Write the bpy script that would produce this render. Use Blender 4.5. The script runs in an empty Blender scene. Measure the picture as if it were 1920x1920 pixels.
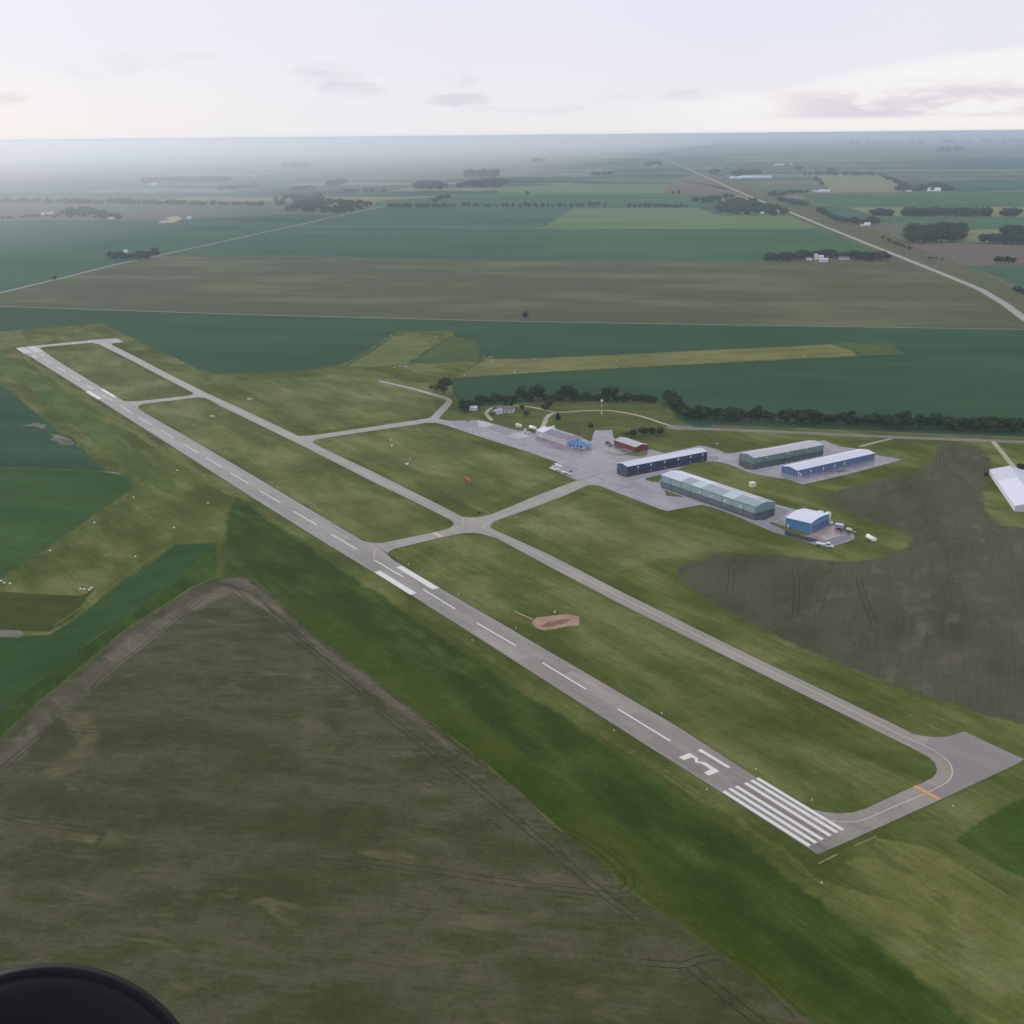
import bpy, bmesh, math, random
import numpy as np
from mathutils import Matrix, Vector, noise as mnoise

rnd = random.Random(7)
scene = bpy.context.scene
COL = scene.collection

# ------------------------------------------------------------------ camera
F_PX, PITCH, ROLL, CAM_H = 2193.02, 0.3116, -0.0099, 252.999   # focal length in pixels of a 1920 px frame
cp, sp = math.cos(PITCH), math.sin(PITCH)
FWD = Vector((0, cp, -sp)); RT0 = Vector((1, 0, 0)); UP0 = Vector((0, sp, cp))
RT = RT0 * math.cos(ROLL) + UP0 * math.sin(ROLL)
UP = -RT0 * math.sin(ROLL) + UP0 * math.cos(ROLL)
cam_data = bpy.data.cameras.new('camera')
cam_data.sensor_fit = 'HORIZONTAL'
cam_data.angle = 2 * math.atan(960 / F_PX)
cam_data.clip_start = 0.05
cam_data.clip_end = 2.0e6
cam = bpy.data.objects.new('camera', cam_data)
M = Matrix((RT, UP, -FWD)).transposed().to_4x4()
M.translation = Vector((0, 0, CAM_H))
cam.matrix_world = M
COL.objects.link(cam)
scene.camera = cam

# ------------------------------------------------------------------ render, view
scene.render.engine = 'CYCLES'
scene.cycles.use_denoising = True
scene.cycles.max_bounces = 8
scene.cycles.diffuse_bounces = 2
scene.cycles.glossy_bounces = 2
scene.cycles.volume_bounces = 4
scene.cycles.transparent_max_bounces = 6
scene.view_settings.view_transform = 'Standard'
scene.view_settings.look = 'None'
scene.view_settings.exposure = 0.0
scene.view_settings.gamma = 1.0
scene.view_settings.use_curve_mapping = False

SUN_EL, SUN_AZ = math.radians(20), math.radians(-47)   # azimuth measured from +Y towards +X

# ------------------------------------------------------------------ node helpers
class NT:
    def __init__(s, tree):
        s.t = tree; s.n = tree.nodes; s.l = tree.links
    def node(s, typ, **kw):
        n = s.n.new(typ)
        for k, v in kw.items(): setattr(n, k, v)
        return n
    def set(s, sock, v):
        if isinstance(v, bpy.types.NodeSocket): s.l.new(v, sock)
        elif v is not None:
            if hasattr(sock.default_value, '__len__') and not hasattr(v, '__len__'): v = [v] * len(sock.default_value)
            if hasattr(v, '__len__') and len(sock.default_value) == 4 and len(v) == 3: v = (*v, 1)
            sock.default_value = v
    def math(s, op, a, b=None, c=None, clamp=False):
        n = s.node('ShaderNodeMath', operation=op, use_clamp=clamp)
        s.set(n.inputs[0], a)
        if b is not None: s.set(n.inputs[1], b)
        if c is not None: s.set(n.inputs[2], c)
        return n.outputs[0]
    def mix(s, fac, a, b, blend='MIX'):
        n = s.node('ShaderNodeMix', data_type='RGBA', blend_type=blend)
        s.set(n.inputs[0], fac); s.set(n.inputs[6], a); s.set(n.inputs[7], b)
        return n.outputs[2]
    def smooth(s, v, lo, hi, a=0.0, b=1.0):
        n = s.node('ShaderNodeMapRange', interpolation_type='SMOOTHSTEP')
        s.set(n.inputs['Value'], v); s.set(n.inputs['From Min'], lo); s.set(n.inputs['From Max'], hi)
        s.set(n.inputs['To Min'], a); s.set(n.inputs['To Max'], b)
        return n.outputs[0]
    def noise(s, vec, scale, detail=3, rough=0.55, dist=0.0):
        n = s.node('ShaderNodeTexNoise')
        s.set(n.inputs['Vector'], vec); n.inputs['Scale'].default_value = scale
        n.inputs['Detail'].default_value = detail; n.inputs['Roughness'].default_value = rough
        n.inputs['Distortion'].default_value = dist
        return n.outputs[0]
    def mapping(s, vec, rot=0, scale=(1, 1, 1), loc=(0, 0, 0)):
        r = s.node('ShaderNodeMapping')           # turn first, stretch afterwards
        s.set(r.inputs['Vector'], vec); r.inputs['Rotation'].default_value = (0, 0, -rot)
        m = s.node('ShaderNodeMapping')
        s.l.new(r.outputs[0], m.inputs['Vector']); m.inputs['Scale'].default_value = scale; m.inputs['Location'].default_value = loc
        return m.outputs[0]
    def ramp(s, fac, stops, mode='LINEAR'):
        n = s.node('ShaderNodeValToRGB'); cr = n.color_ramp; cr.interpolation = mode
        while len(cr.elements) < len(stops): cr.elements.new(0.5)
        for e, (p, c) in zip(cr.elements, stops):
            e.position = p; e.color = (*c, 1) if len(c) == 3 else c
        s.l.new(fac, n.inputs[0]) if isinstance(fac, bpy.types.NodeSocket) else None
        return n.outputs[0]

def lin(r, g, b, k=1.0):
    f = lambda c: (c / 255 / 12.92 if c / 255 <= 0.04045 else ((c / 255 + 0.055) / 1.055) ** 2.4) * k
    return (f(r), f(g), f(b))

# ------------------------------------------------------------------ world: overcast sky
world = bpy.data.worlds.new('World'); scene.world = world; world.use_nodes = True
w = NT(world.node_tree); w.n.clear()
out = w.node('ShaderNodeOutputWorld'); bg = w.node('ShaderNodeBackground')
w.l.new(bg.outputs[0], out.inputs[0])
SKY_K = 0.1
bg.inputs[1].default_value = SKY_K
sky = w.node('ShaderNodeTexSky', sky_type='NISHITA', sun_disc=False)
sky.sun_elevation = SUN_EL; sky.sun_rotation = SUN_AZ
sky.air_density = 1.0; sky.dust_density = 2.0
tc = w.node('ShaderNodeTexCoord')
sep = w.node('ShaderNodeSeparateXYZ'); w.l.new(tc.outputs['Generated'], sep.inputs[0])
elev = w.math('ARCSINE', sep.outputs[2])                       # radians
azim = w.math('ARCTAN2', sep.outputs[0], sep.outputs[1])       # 0 straight ahead, + to the right
comb = w.node('ShaderNodeCombineXYZ')
w.set(comb.inputs[0], azim); w.set(comb.inputs[1], w.math('MULTIPLY', elev, 3.2)); w.set(comb.inputs[2], 0.37)
K = 1 / SKY_K
c_h = lin(243, 242, 245, K); c_m = lin(235, 236, 249, K); c_t = lin(214, 216, 232, K)
base = w.mix(w.smooth(elev, 0.0, 0.085), c_h, c_m)
base = w.mix(w.smooth(elev, 0.09, 0.7), base, c_t)
# soft large unevenness of the cloud deck
n1 = w.noise(comb.outputs[0], 2.2, 4, 0.5)
base = w.mix(w.math('MULTIPLY', w.smooth(n1, 0.42, 0.72), 0.35), base, lin(226, 229, 250, K))
# grey wisps hanging under the deck
n2 = w.noise(comb.outputs[0], 9.0, 5, 0.55, 0.6)
wisp = w.math('MULTIPLY', w.smooth(n2, 0.60, 0.76), w.smooth(elev, 0.10, 0.02))
wisp = w.math('MULTIPLY', wisp, w.smooth(elev, 0.004, 0.02))
base = w.mix(w.math('MULTIPLY', wisp, 0.6), base, lin(206, 208, 222, K))
# a few grey scraps of cloud
for a0, e0, da, de, k in [(-0.141, 0.044, 0.030, 0.011, 0.75), (-0.118, 0.034, 0.022, 0.006, 0.5), (-0.385, 0.030, 0.022, 0.006, 0.6), (-0.041, 0.027, 0.030, 0.005, 0.65), (0.147, 0.029, 0.026, 0.005, 0.6), (0.02, 0.020, 0.05, 0.004, 0.4)]:
    d2 = w.math('ADD', w.math('POWER', w.math('DIVIDE', w.math('SUBTRACT', azim, a0), da), 2.0), w.math('POWER', w.math('DIVIDE', w.math('SUBTRACT', elev, e0), de), 2.0))
    d2 = w.math('ADD', d2, w.math('MULTIPLY', w.math('SUBTRACT', w.noise(comb.outputs[0], 26.0, 5, 0.6), 0.5), 5.0))
    base = w.mix(w.math('MULTIPLY', w.smooth(d2, 1.6, -0.6), k), base, lin(212, 212, 226, K))
# bright gap under the edge of the deck, to the right
edge_n = w.math('MULTIPLY_ADD', w.noise(comb.outputs[0], 6.0, 3), 0.010, -0.005)
lim = w.math('ADD', w.smooth(azim, 0.08, 0.46, 0.024, 0.064), edge_n)
under = w.smooth(w.math('SUBTRACT', lim, elev), -0.004, 0.007)
side = w.smooth(azim, 0.03, 0.22)
gap = w.math('MULTIPLY', under, side)
base = w.mix(w.math('MULTIPLY', gap, 0.9), base, lin(253, 250, 250, K))
# ragged lilac clouds inside the gap
n3 = w.noise(comb.outputs[0], 14.0, 5, 0.6, 0.4)
rag = w.math('MULTIPLY', w.smooth(n3, 0.38, 0.58), w.smooth(elev, 0.008, 0.013))
rag = w.math('MULTIPLY', rag, w.smooth(elev, 0.042, 0.026))
rag = w.math('MULTIPLY', rag, w.smooth(azim, 0.18, 0.27))
base = w.mix(w.math('MULTIPLY', rag, 0.85), base, lin(222, 214, 226, K))
base = w.mix(w.math('MULTIPLY', w.math('MULTIPLY', w.smooth(elev, 0.011, 0.004), w.smooth(azim, 0.12, 0.3)), 0.8), base, lin(255, 252, 246, K))
# warm glow low on the left
base = w.mix(w.math('MULTIPLY', w.math('MULTIPLY', w.smooth(elev, 0.035, 0.0), w.smooth(azim, -0.15, -0.40)), 0.5), base, lin(251, 243, 243, K))
skymix = w.mix(0.93, sky.outputs[0], base)
w.l.new(skymix, bg.inputs[0])

sun_d = bpy.data.lights.new('sun', 'SUN'); sun_d.energy = 1.5; sun_d.angle = math.radians(30); sun_d.color = (1, 0.97, 0.93)
sun = bpy.data.objects.new('sun', sun_d); COL.objects.link(sun)
sdir = Vector((math.sin(SUN_AZ) * math.cos(SUN_EL), math.cos(SUN_AZ) * math.cos(SUN_EL), math.sin(SUN_EL)))
sun.rotation_euler = sdir.to_track_quat('Z', 'Y').to_euler()
sun.location = (0, 0, 600)

# ------------------------------------------------------------------ geometry helpers
def G(p, z=0.0):
    """ground point seen at photo pixel p (1920 px frame)"""
    r = FWD + RT * ((p[0] - 960) / F_PX) + UP * ((960 - p[1]) / F_PX)
    k = (z - CAM_H) / r.z
    return Vector((r.x * k, r.y * k))
def GL(ps): return [G(p) for p in ps]
def zm(x0, y0, k, pts): return [(x0 + x / k, y0 + y / k) for x, y in pts]

def tag(o, label=None, cat=None, group=None, kind=None):
    if label: o['label'] = label
    if cat: o['category'] = cat
    if group: o['group'] = group
    if kind: o['kind'] = kind
    return o
def empty(name, loc, rz=0.0, label=None, cat=None, group=None):
    o = bpy.data.objects.new(name, None); o.empty_display_size = 1
    o.location = loc; o.rotation_euler = (0, 0, rz); COL.objects.link(o)
    return tag(o, label, cat, group)
def link(name, me, mat=None, parent=None, loc=None, rz=None):
    if mat is not None and not me.materials: me.materials.append(mat)
    o = bpy.data.objects.new(name, me); COL.objects.link(o)
    if parent is not None: o.parent = parent
    if loc is not None: o.location = loc
    if rz is not None: o.rotation_euler = (0, 0, rz)
    return o
def mesh(name, verts, faces, smooth=False):
    me = bpy.data.meshes.new(name); me.from_pydata([tuple(v) for v in verts], [], [tuple(f) for f in faces]); me.update()
    if smooth: me.polygons.foreach_set('use_smooth', [True] * len(me.polygons))
    return me

class MB:
    """collects simple solids into one mesh"""
    def __init__(s): s.v = []; s.f = []
    def add(s, vs, fs):
        n = len(s.v); s.v += [tuple(v) for v in vs]; s.f += [tuple(i + n for i in f) for f in fs]; return s
    def box(s, x0, x1, y0, y1, z0, z1):
        return s.add([(x0, y0, z0), (x1, y0, z0), (x1, y1, z0), (x0, y1, z0), (x0, y0, z1), (x1, y0, z1), (x1, y1, z1), (x0, y1, z1)],
                     [(0, 3, 2, 1), (4, 5, 6, 7), (0, 1, 5, 4), (1, 2, 6, 5), (2, 3, 7, 6), (3, 0, 4, 7)])
    def prism(s, prof, x0, x1, axis='x'):
        """closed (y,z) outline extruded along x"""
        n = len(prof)
        if axis == 'x': vs = [(x0, y, z) for y, z in prof] + [(x1, y, z) for y, z in prof]
        else: vs = [(y, x0, z) for y, z in prof] + [(y, x1, z) for y, z in prof]
        fs = [tuple(range(n))[::-1], tuple(range(n, 2 * n))] + [(i, (i + 1) % n, n + (i + 1) % n, n + i) for i in range(n)]
        return s.add(vs, fs)
    def tube(s, pts, radii, n=10, cap=True):
        pts = [Vector(p) for p in pts]
        rings = []
        for i, p in enumerate(pts):
            d = (pts[min(i + 1, len(pts) - 1)] - pts[max(i - 1, 0)]).normalized()
            a = d.orthogonal().normalized(); b = d.cross(a)
            r = radii[i] if hasattr(radii, '__len__') else radii
            rings.append([p + a * (r * math.cos(2 * math.pi * k / n)) + b * (r * math.sin(2 * math.pi * k / n)) for k in range(n)])
        vs = [v for r in rings for v in r]; fs = []
        for i in range(len(rings) - 1):
            for k in range(n):
                fs.append((i * n + k, i * n + (k + 1) % n, (i + 1) * n + (k + 1) % n, (i + 1) * n + k))
        if cap: fs += [tuple(range(n))[::-1], tuple((len(rings) - 1) * n + k for k in range(n))]
        return s.add(vs, fs)
    def lathe(s, prof, n=24, axis=2, c=(0, 0, 0)):
        """(r,h) profile turned about an axis"""
        m = len(prof); vs = []
        for k in range(n):
            a = 2 * math.pi * k / n
            for r, h in prof:
                p = [r * math.cos(a), r * math.sin(a), h]
                if axis == 0: p = [h, r * math.cos(a), r * math.sin(a)]
                if axis == 1: p = [r * math.cos(a), h, r * math.sin(a)]
                vs.append((p[0] + c[0], p[1] + c[1], p[2] + c[2]))
        fs = [(k * m + i, ((k + 1) % n) * m + i, ((k + 1) % n) * m + i + 1, k * m + i + 1) for k in range(n) for i in range(m - 1)]
        return s.add(vs, fs)
    def build(s, name, mat, parent=None, smooth=False, **kw):
        return link(name, mesh(name, s.v, s.f, smooth), mat, parent, **kw)

def resample(pts, step, closed=True, jit=0.0, seed=0.0):
    out = []; n = len(pts)
    for i in range(n if closed else n - 1):
        a, b = pts[i], pts[(i + 1) % n]
        k = max(1, min(60, int((b - a).length / step)))
        for j in range(k): out.append(a.lerp(b, j / k))
    if not closed: out.append(pts[-1])
    if jit:
        res = []
        for p in out:
            q = Vector((p.x / (step * 2.5) + seed, p.y / (step * 2.5), seed))
            v = mnoise.noise_vector(q) + 0.5 * mnoise.noise_vector(q * 3.1)
            res.append(p + Vector((v.x, v.y)) * jit)
        out = res
    return out
def curve(pts, k=6, closed=False):
    out = []; n = len(pts)
    for i in range(n if closed else n - 1):
        if closed: p0, p1, p2, p3 = pts[i - 1], pts[i], pts[(i + 1) % n], pts[(i + 2) % n]
        else: p0, p1, p2, p3 = pts[max(i - 1, 0)], pts[i], pts[i + 1], pts[min(i + 2, n - 1)]
        for j in range(k):
            t = j / k
            out.append(0.5 * ((2 * p1) + (p2 - p0) * t + (2 * p0 - 5 * p1 + 4 * p2 - p3) * t * t + (3 * p1 - p0 - 3 * p2 + p3) * t ** 3))
    if not closed: out.append(pts[-1])
    return out
def area(ps): return 0.5 * sum(ps[i].x * ps[(i + 1) % len(ps)].y - ps[(i + 1) % len(ps)].x * ps[i].y for i in range(len(ps)))
def offset(ps, d):
    """move a closed outline inwards by d (outwards when negative); outline counter-clockwise"""
    n = len(ps); out = []
    for i in range(n):
        e1 = (ps[i] - ps[i - 1]); e2 = (ps[(i + 1) % n] - ps[i])
        e1 = e1.normalized() if e1.length > 1e-6 else Vector((1, 0)); e2 = e2.normalized() if e2.length > 1e-6 else e1
        n1 = Vector((-e1.y, e1.x)); n2 = Vector((-e2.y, e2.x)); b = n1 + n2
        if b.length < 1e-3: out.append(ps[i] + n1 * d); continue
        b.normalize(); c = max(0.5, b.dot(n1)); out.append(ps[i] + b * (d / c))
    return out

def inset_room(ps, d):
    """how far each corner can move inwards without running into the other side"""
    A = np.array([(p.x, p.y) for p in ps]); n = len(A)
    O = np.array([(p.x, p.y) for p in offset(ps, 1.0)]) - A
    ln = np.maximum(np.linalg.norm(O, axis=1), 1e-6); D = O / ln[:, None]
    B = np.roll(A, -1, 0); E = B - A
    room = np.full(n, d)
    for i in range(n):
        den = D[i, 0] * E[:, 1] - D[i, 1] * E[:, 0]
        W_ = A - A[i]
        with np.errstate(divide='ignore', invalid='ignore'):
            t_ = (W_[:, 0] * E[:, 1] - W_[:, 1] * E[:, 0]) / den; u_ = (W_[:, 0] * D[i, 1] - W_[:, 1] * D[i, 0]) / den
        ok = (t_ > 1e-3) & (u_ >= 0) & (u_ <= 1) & (np.abs(den) > 1e-9); ok[i] = False; ok[i - 1] = False
        if ok.any(): room[i] = min(d, t_[ok].min() * 0.36)
    for _ in range(3):
        room = np.minimum(room, 0.5 * (np.roll(room, 1) + np.roll(room, -1)) + 0.25 * d)
    return [float(r) for r in room]
def offset_var(ps, dl):
    n = len(ps); out = []
    for i in range(n):
        e1 = (ps[i] - ps[i - 1]); e2 = (ps[(i + 1) % n] - ps[i])
        e1 = e1.normalized() if e1.length > 1e-6 else Vector((1, 0)); e2 = e2.normalized() if e2.length > 1e-6 else e1
        b = Vector((-e1.y, e1.x)) + Vector((-e2.y, e2.x))
        if b.length < 1e-3: b = Vector((-e1.y, e1.x))
        out.append(ps[i] + b.normalized() * dl[i])
    return out

# ------------------------------------------------------------------ ground materials
RW_AZ = math.radians(123.6)       # direction of the runway in plan
SEC_AZ = math.radians(-10.0)      # direction of the section lines
def palette(t, pos, cols, patch, ang, ratio, streak, grain=0.24, dist=0.3, wob=0.42):
    """uneven ground colour: patches, streaks along a direction, fine grain"""
    m = t.mapping(pos, ang, (1 / ratio, 1, 1))
    a = t.noise(m, 1 / patch, 4, 0.55, dist)
    b = t.noise(t.mapping(pos, ang, (1 / (streak * 14), 1 / streak, 1)), 1.0, 3, 0.6)
    c = t.noise(pos, 1 / (patch * 3.3), 3, 0.5)
    v = t.math('ADD', t.math('MULTIPLY', a, 0.55), t.math('ADD', t.math('MULTIPLY', b, 0.25 * wob / 0.6), t.math('MULTIPLY', c, 0.35)))
    v = t.smooth(v, 0.40, 0.76)
    n = len(cols)
    col = t.ramp(v, [(0.06 + 0.88 * i / max(1, n - 1), c) for i, c in enumerate(cols)])
    g = t.noise(pos, 0.55, 2, 0.7)
    g2 = t.noise(pos, 0.09, 3, 0.6)
    g = t.math('ADD', t.math('MULTIPLY', t.math('SUBTRACT', g, 0.5), grain * 2.4), t.math('MULTIPLY', t.math('SUBTRACT', g2, 0.5), grain * 1.8))
    g3 = t.noise(pos, 0.24, 2, 0.6)
    g = t.math('ADD', t.math('ADD', g, t.math('MULTIPLY', t.math('SUBTRACT', g3, 0.5), grain * 1.6)), 1.0)
    return t.mix(1.0, col, g, 'MULTIPLY')
def new_mat(name):
    m = bpy.data.materials.new(name); m.use_nodes = True; t = NT(m.node_tree); t.n.clear()
    o = t.node('ShaderNodeOutputMaterial'); return m, t, o
def gpos(t): return t.node('ShaderNodeNewGeometry').outputs['Position']
GRASS = dict(cols=[lin(82, 92, 40), lin(94, 104, 50), lin(107, 115, 60), lin(124, 126, 76), lin(104, 120, 62)], patch=30, ang=RW_AZ, ratio=2.4, streak=2.6)
def ground_mat(name, under=None, crust=None, **kw):
    m, t, o = new_mat(name); p = gpos(t)
    c = palette(t, p, **kw)
    if crust is not None:
        cn = t.noise(t.mapping(p, kw['ang'], (0.45, 1, 1)), 0.075, 5, 0.62, 0.5); cl = t.noise(p, 0.011, 3, 0.5)
        c = t.mix(t.math('MULTIPLY', t.math('MULTIPLY', t.smooth(cn, 0.52, 0.68), t.smooth(cl, 0.40, 0.58)), 0.75), c, crust)
        cd = t.noise(t.mapping(p, kw['ang'], (1 / 60, 1 / 0.9, 1)), 1.0, 2, 0.6)
        c = t.mix(t.math('MULTIPLY', t.smooth(cd, 0.56, 0.70), 0.28), c, [v * 0.35 for v in crust])
    if under is not None:
        u = palette(t, p, **under)
        at = t.node('ShaderNodeAttribute', attribute_name='edge').outputs['Fac']
        nz = t.noise(p, 0.11, 4, 0.65)
        f = t.smooth(t.math('ADD', at, t.math('MULTIPLY', t.math('SUBTRACT', nz, 0.5), 1.1)), 0.25, 0.75)
        c = t.mix(f, u, c)
    d = t.node('ShaderNodeBsdfDiffuse'); t.set(d.inputs[0], c); d.inputs[1].default_value = 0.6
    t.l.new(d.outputs[0], o.inputs[0]); return m
def P(cols, patch=40, ang=RW_AZ, ratio=2.5, streak=2.0, **k): return dict(cols=cols, patch=patch, ang=ang, ratio=ratio, streak=streak, **k)

TEAL = P([lin(56, 84, 57), lin(63, 92, 62), lin(70, 99, 67)], 120, SEC_AZ, 4, 5, grain=0.08)
SOIL = P([lin(60, 62, 42), lin(72, 70, 52), lin(80, 76, 60), lin(68, 72, 48)], 30, SEC_AZ, 3.5, 1.6, grain=0.20)
MAT = {}
MAT['grass'] = ground_mat('airfield_grass', **GRASS)
MAT['teal'] = ground_mat('soybean_rows', **TEAL)
def gm(key, cols, patch=40, ang=RW_AZ, ratio=2.5, streak=2.0, under=GRASS, crust=None, **k): MAT[key] = ground_mat(key, under, crust, **P(cols, patch, ang, ratio, streak, **k))
gm('soil', [lin(75, 79, 48), lin(85, 87, 57), lin(97, 94, 71), lin(80, 87, 52), lin(80, 81, 55)], 26, SEC_AZ, 2.0, 1.3, grain=0.28, crust=lin(118, 111, 84))
gm('soil_grey', [lin(98, 92, 76), lin(114, 106, 89), lin(130, 119, 101), lin(102, 96, 80)], 14, RW_AZ + 0.15, 5, 1.2, under=P([lin(75, 79, 48), lin(85, 87, 57), lin(97, 94, 71), lin(80, 87, 52), lin(80, 81, 55)], 26, SEC_AZ, 2.0, 1.3, grain=0.28), grain=0.25)
gm('soil_tan', [lin(94, 91, 63), lin(110, 104, 75), lin(88, 86, 58)], 10, SEC_AZ, 6, 1.0, under=P([lin(75, 79, 48), lin(85, 87, 57), lin(97, 94, 71), lin(80, 87, 52), lin(80, 81, 55)], 26, SEC_AZ, 2.0, 1.3, grain=0.28), grain=0.3)
gm('soil_right', [lin(78, 80, 58), lin(90, 90, 68), lin(97, 94, 74), lin(84, 92, 60)], 45, math.radians(70), 3, 2.0, grain=0.18, crust=lin(116, 110, 92))
GDP = P([lin(55, 74, 28), lin(64, 84, 33), lin(74, 95, 41), lin(86, 107, 54)], 16, RW_AZ, 3, 1.5, grain=0.24)
gm('green_dark', [lin(55, 74, 28), lin(64, 84, 33), lin(74, 95, 41), lin(86, 107, 54)], 16, RW_AZ, 3, 1.5, grain=0.24)
gm('green_mid', [lin(62, 78, 26), lin(70, 86, 30), lin(78, 92, 36), lin(60, 78, 30)], 22, RW_AZ, 3, 2.0, under=GDP, grain=0.22)
gm('green_pale', [lin(70, 92, 48), lin(84, 106, 60), lin(94, 114, 70)], 9, RW_AZ, 2, 1.0, under=GDP, grain=0.26)
gm('olive', [lin(106, 111, 57), lin(121, 123, 68), lin(97, 105, 53), lin(128, 128, 77)], 12, RW_AZ, 5, 1.2)
gm('olive_dark', [lin(68, 80, 30), lin(76, 88, 36), lin(64, 78, 34)], 22, SEC_AZ, 2, 2.0)
gm('crop_left', [lin(60, 88, 44), lin(70, 98, 50), lin(80, 107, 60)], 50, SEC_AZ, 2.5, 4, grain=0.16)
gm('crop_teal_left', [lin(54, 82, 58), lin(62, 90, 63), lin(70, 98, 70)], 50, SEC_AZ, 2.5, 4, grain=0.14)
gm('crop_strip', [lin(54, 82, 42), lin(62, 90, 48), lin(70, 98, 56)], 30, math.radians(55), 4, 3, grain=0.10)
gm('bare', [lin(110, 112, 98), lin(140, 134, 122), lin(96, 102, 86)], 7, SEC_AZ, 3, 1.0, under=P([lin(54, 82, 58), lin(62, 90, 63), lin(70, 98, 70)], 50, SEC_AZ, 2.5, 4, grain=0.14))
gm('sand', [lin(168, 138, 112), lin(188, 160, 132), lin(150, 124, 98)], 4, 0, 1.5, 0.8)
gm('sand_dark', [lin(136, 108, 86), lin(148, 120, 96)], 4, 0, 1.5, 0.8, under=P([lin(168, 138, 112), lin(188, 160, 132), lin(150, 124, 98)], 4, 0, 1.5, 0.8))
gm('gravel', [lin(168, 160, 128), lin(188, 178, 146), lin(150, 144, 112)], 4, 0, 1.5, 0.8, grain=0.2)
gm('turn_grass', [lin(104, 114, 62), lin(114, 121, 70), lin(122, 126, 76)], 24, math.radians(8), 2, 2.0, under=TEAL)
gm('pale_grass', [lin(112, 114, 64), lin(124, 124, 72), lin(134, 131, 84), lin(116, 120, 66)], 30, math.radians(8), 3, 2.0, under=TEAL)
gm('rough_green', [lin(80, 98, 54), lin(92, 106, 60), lin(74, 90, 52)], 24, math.radians(8), 2, 2.0, under=TEAL)
gm('grass_light', [lin(95, 103, 54), lin(108, 116, 64), lin(119, 125, 73), lin(134, 136, 90), lin(114, 129, 74)], 30, RW_AZ, 2.4, 2.6)
gm('corner_crop', [lin(64, 86, 30), lin(74, 96, 38), lin(82, 102, 44)], 24, RW_AZ, 2.5, 2.0)
gm('pale_dash', [lin(138, 136, 96), lin(150, 147, 108)], 4, 0, 1.5, 0.8)
gm('rough_grass', [lin(78, 100, 44), lin(92, 112, 54), lin(102, 120, 62), lin(82, 102, 48)], 20, RW_AZ, 4, 2.0)
gm('yard', [lin(86, 96, 50), lin(100, 108, 58), lin(112, 112, 66)], 18, 0.1, 2, 1.5)
MAT['pasture'] = ground_mat('pasture', **P([lin(90, 98, 68), lin(104, 110, 76), lin(118, 115, 84), lin(96, 110, 70), lin(130, 132, 96)], 120, SEC_AZ, 2.4, 9, grain=0.10, wob=0.15))
MAT['crop_far'] = ground_mat('far_beans', **P([lin(60, 92, 70), lin(70, 102, 77), lin(76, 106, 80), lin(66, 100, 72)], 260, SEC_AZ, 4, 10, grain=0.07))
MAT['crop_far_green'] = ground_mat('far_corn', **P([lin(62, 98, 64), lin(72, 107, 70), lin(80, 112, 74), lin(68, 104, 66)], 260, SEC_AZ, 4, 10, grain=0.07))
MAT['light_far'] = ground_mat('far_hay', **P([lin(98, 124, 78), lin(108, 132, 88), lin(92, 120, 80)], 200, SEC_AZ, 4, 12, grain=0.05))
MAT['pale_far'] = ground_mat('far_stubble', **P([lin(128, 134, 90), lin(138, 142, 100)], 200, SEC_AZ, 4, 12, grain=0.05))
MAT['brown_far'] = ground_mat('far_fallow', **P([lin(110, 100, 88), lin(118, 106, 94), lin(104, 102, 86)], 200, SEC_AZ, 4, 12, grain=0.05))
MAT['verge'] = ground_mat('road_verge', **P([lin(92, 98, 64), lin(104, 104, 72), lin(84, 94, 60)], 90, SEC_AZ + 1.57, 5, 8, grain=0.08))
MAT['grey_far'] = ground_mat('far_grey_pasture', **P([lin(100, 108, 88), lin(110, 112, 94), lin(96, 110, 88)], 300, SEC_AZ, 4, 12, grain=0.05))

# the plain beyond the fields built one by one: a patchwork laid on the section grid
m, t, o = new_mat('plain'); p = gpos(t)
q = t.mapping(p, SEC_AZ)
sx = t.node('ShaderNodeSeparateXYZ'); t.l.new(q, sx.inputs[0])
def cell(du, dv, seed):
    cu = t.math('FLOOR', t.math('DIVIDE', sx.outputs[0], du)); cv = t.math('FLOOR', t.math('DIVIDE', sx.outputs[1], dv))
    cb = t.node('ShaderNodeCombineXYZ'); t.set(cb.inputs[0], cu); t.set(cb.inputs[1], cv); cb.inputs[2].default_value = seed
    wn = t.node('ShaderNodeTexWhiteNoise', noise_dimensions='3D'); t.l.new(cb.outputs[0], wn.inputs[0]); return wn.outputs[0]
r1 = cell(1610, 402, 1.0); r2 = cell(805, 805, 5.0)
rr = t.math('FRACT', t.math('ADD', r1, r2))
pc = t.ramp(rr, [(0.0, lin(56, 92, 76)), (0.3, lin(62, 98, 70)), (0.5, lin(96, 118, 80)), (0.66, lin(78, 106, 78)), (0.78, lin(108, 104, 86)), (0.88, lin(128, 132, 98))], 'CONSTANT')
wood = t.smooth(t.noise(t.mapping(p, SEC_AZ, (1 / 1500, 1 / 420, 1)), 1.0, 5, 0.62), 0.57, 0.64)
pc = t.mix(t.math('MULTIPLY', wood, 0.85), pc, lin(38, 54, 44))
pc = t.mix(1.0, pc, t.math('ADD', t.math('MULTIPLY', t.noise(p, 0.003, 4), 0.5), 0.75), 'MULTIPLY')
d = t.node('ShaderNodeBsdfDiffuse'); t.set(d.inputs[0], pc); t.l.new(d.outputs[0], o.inputs[0])
MAT['plain'] = m

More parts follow.
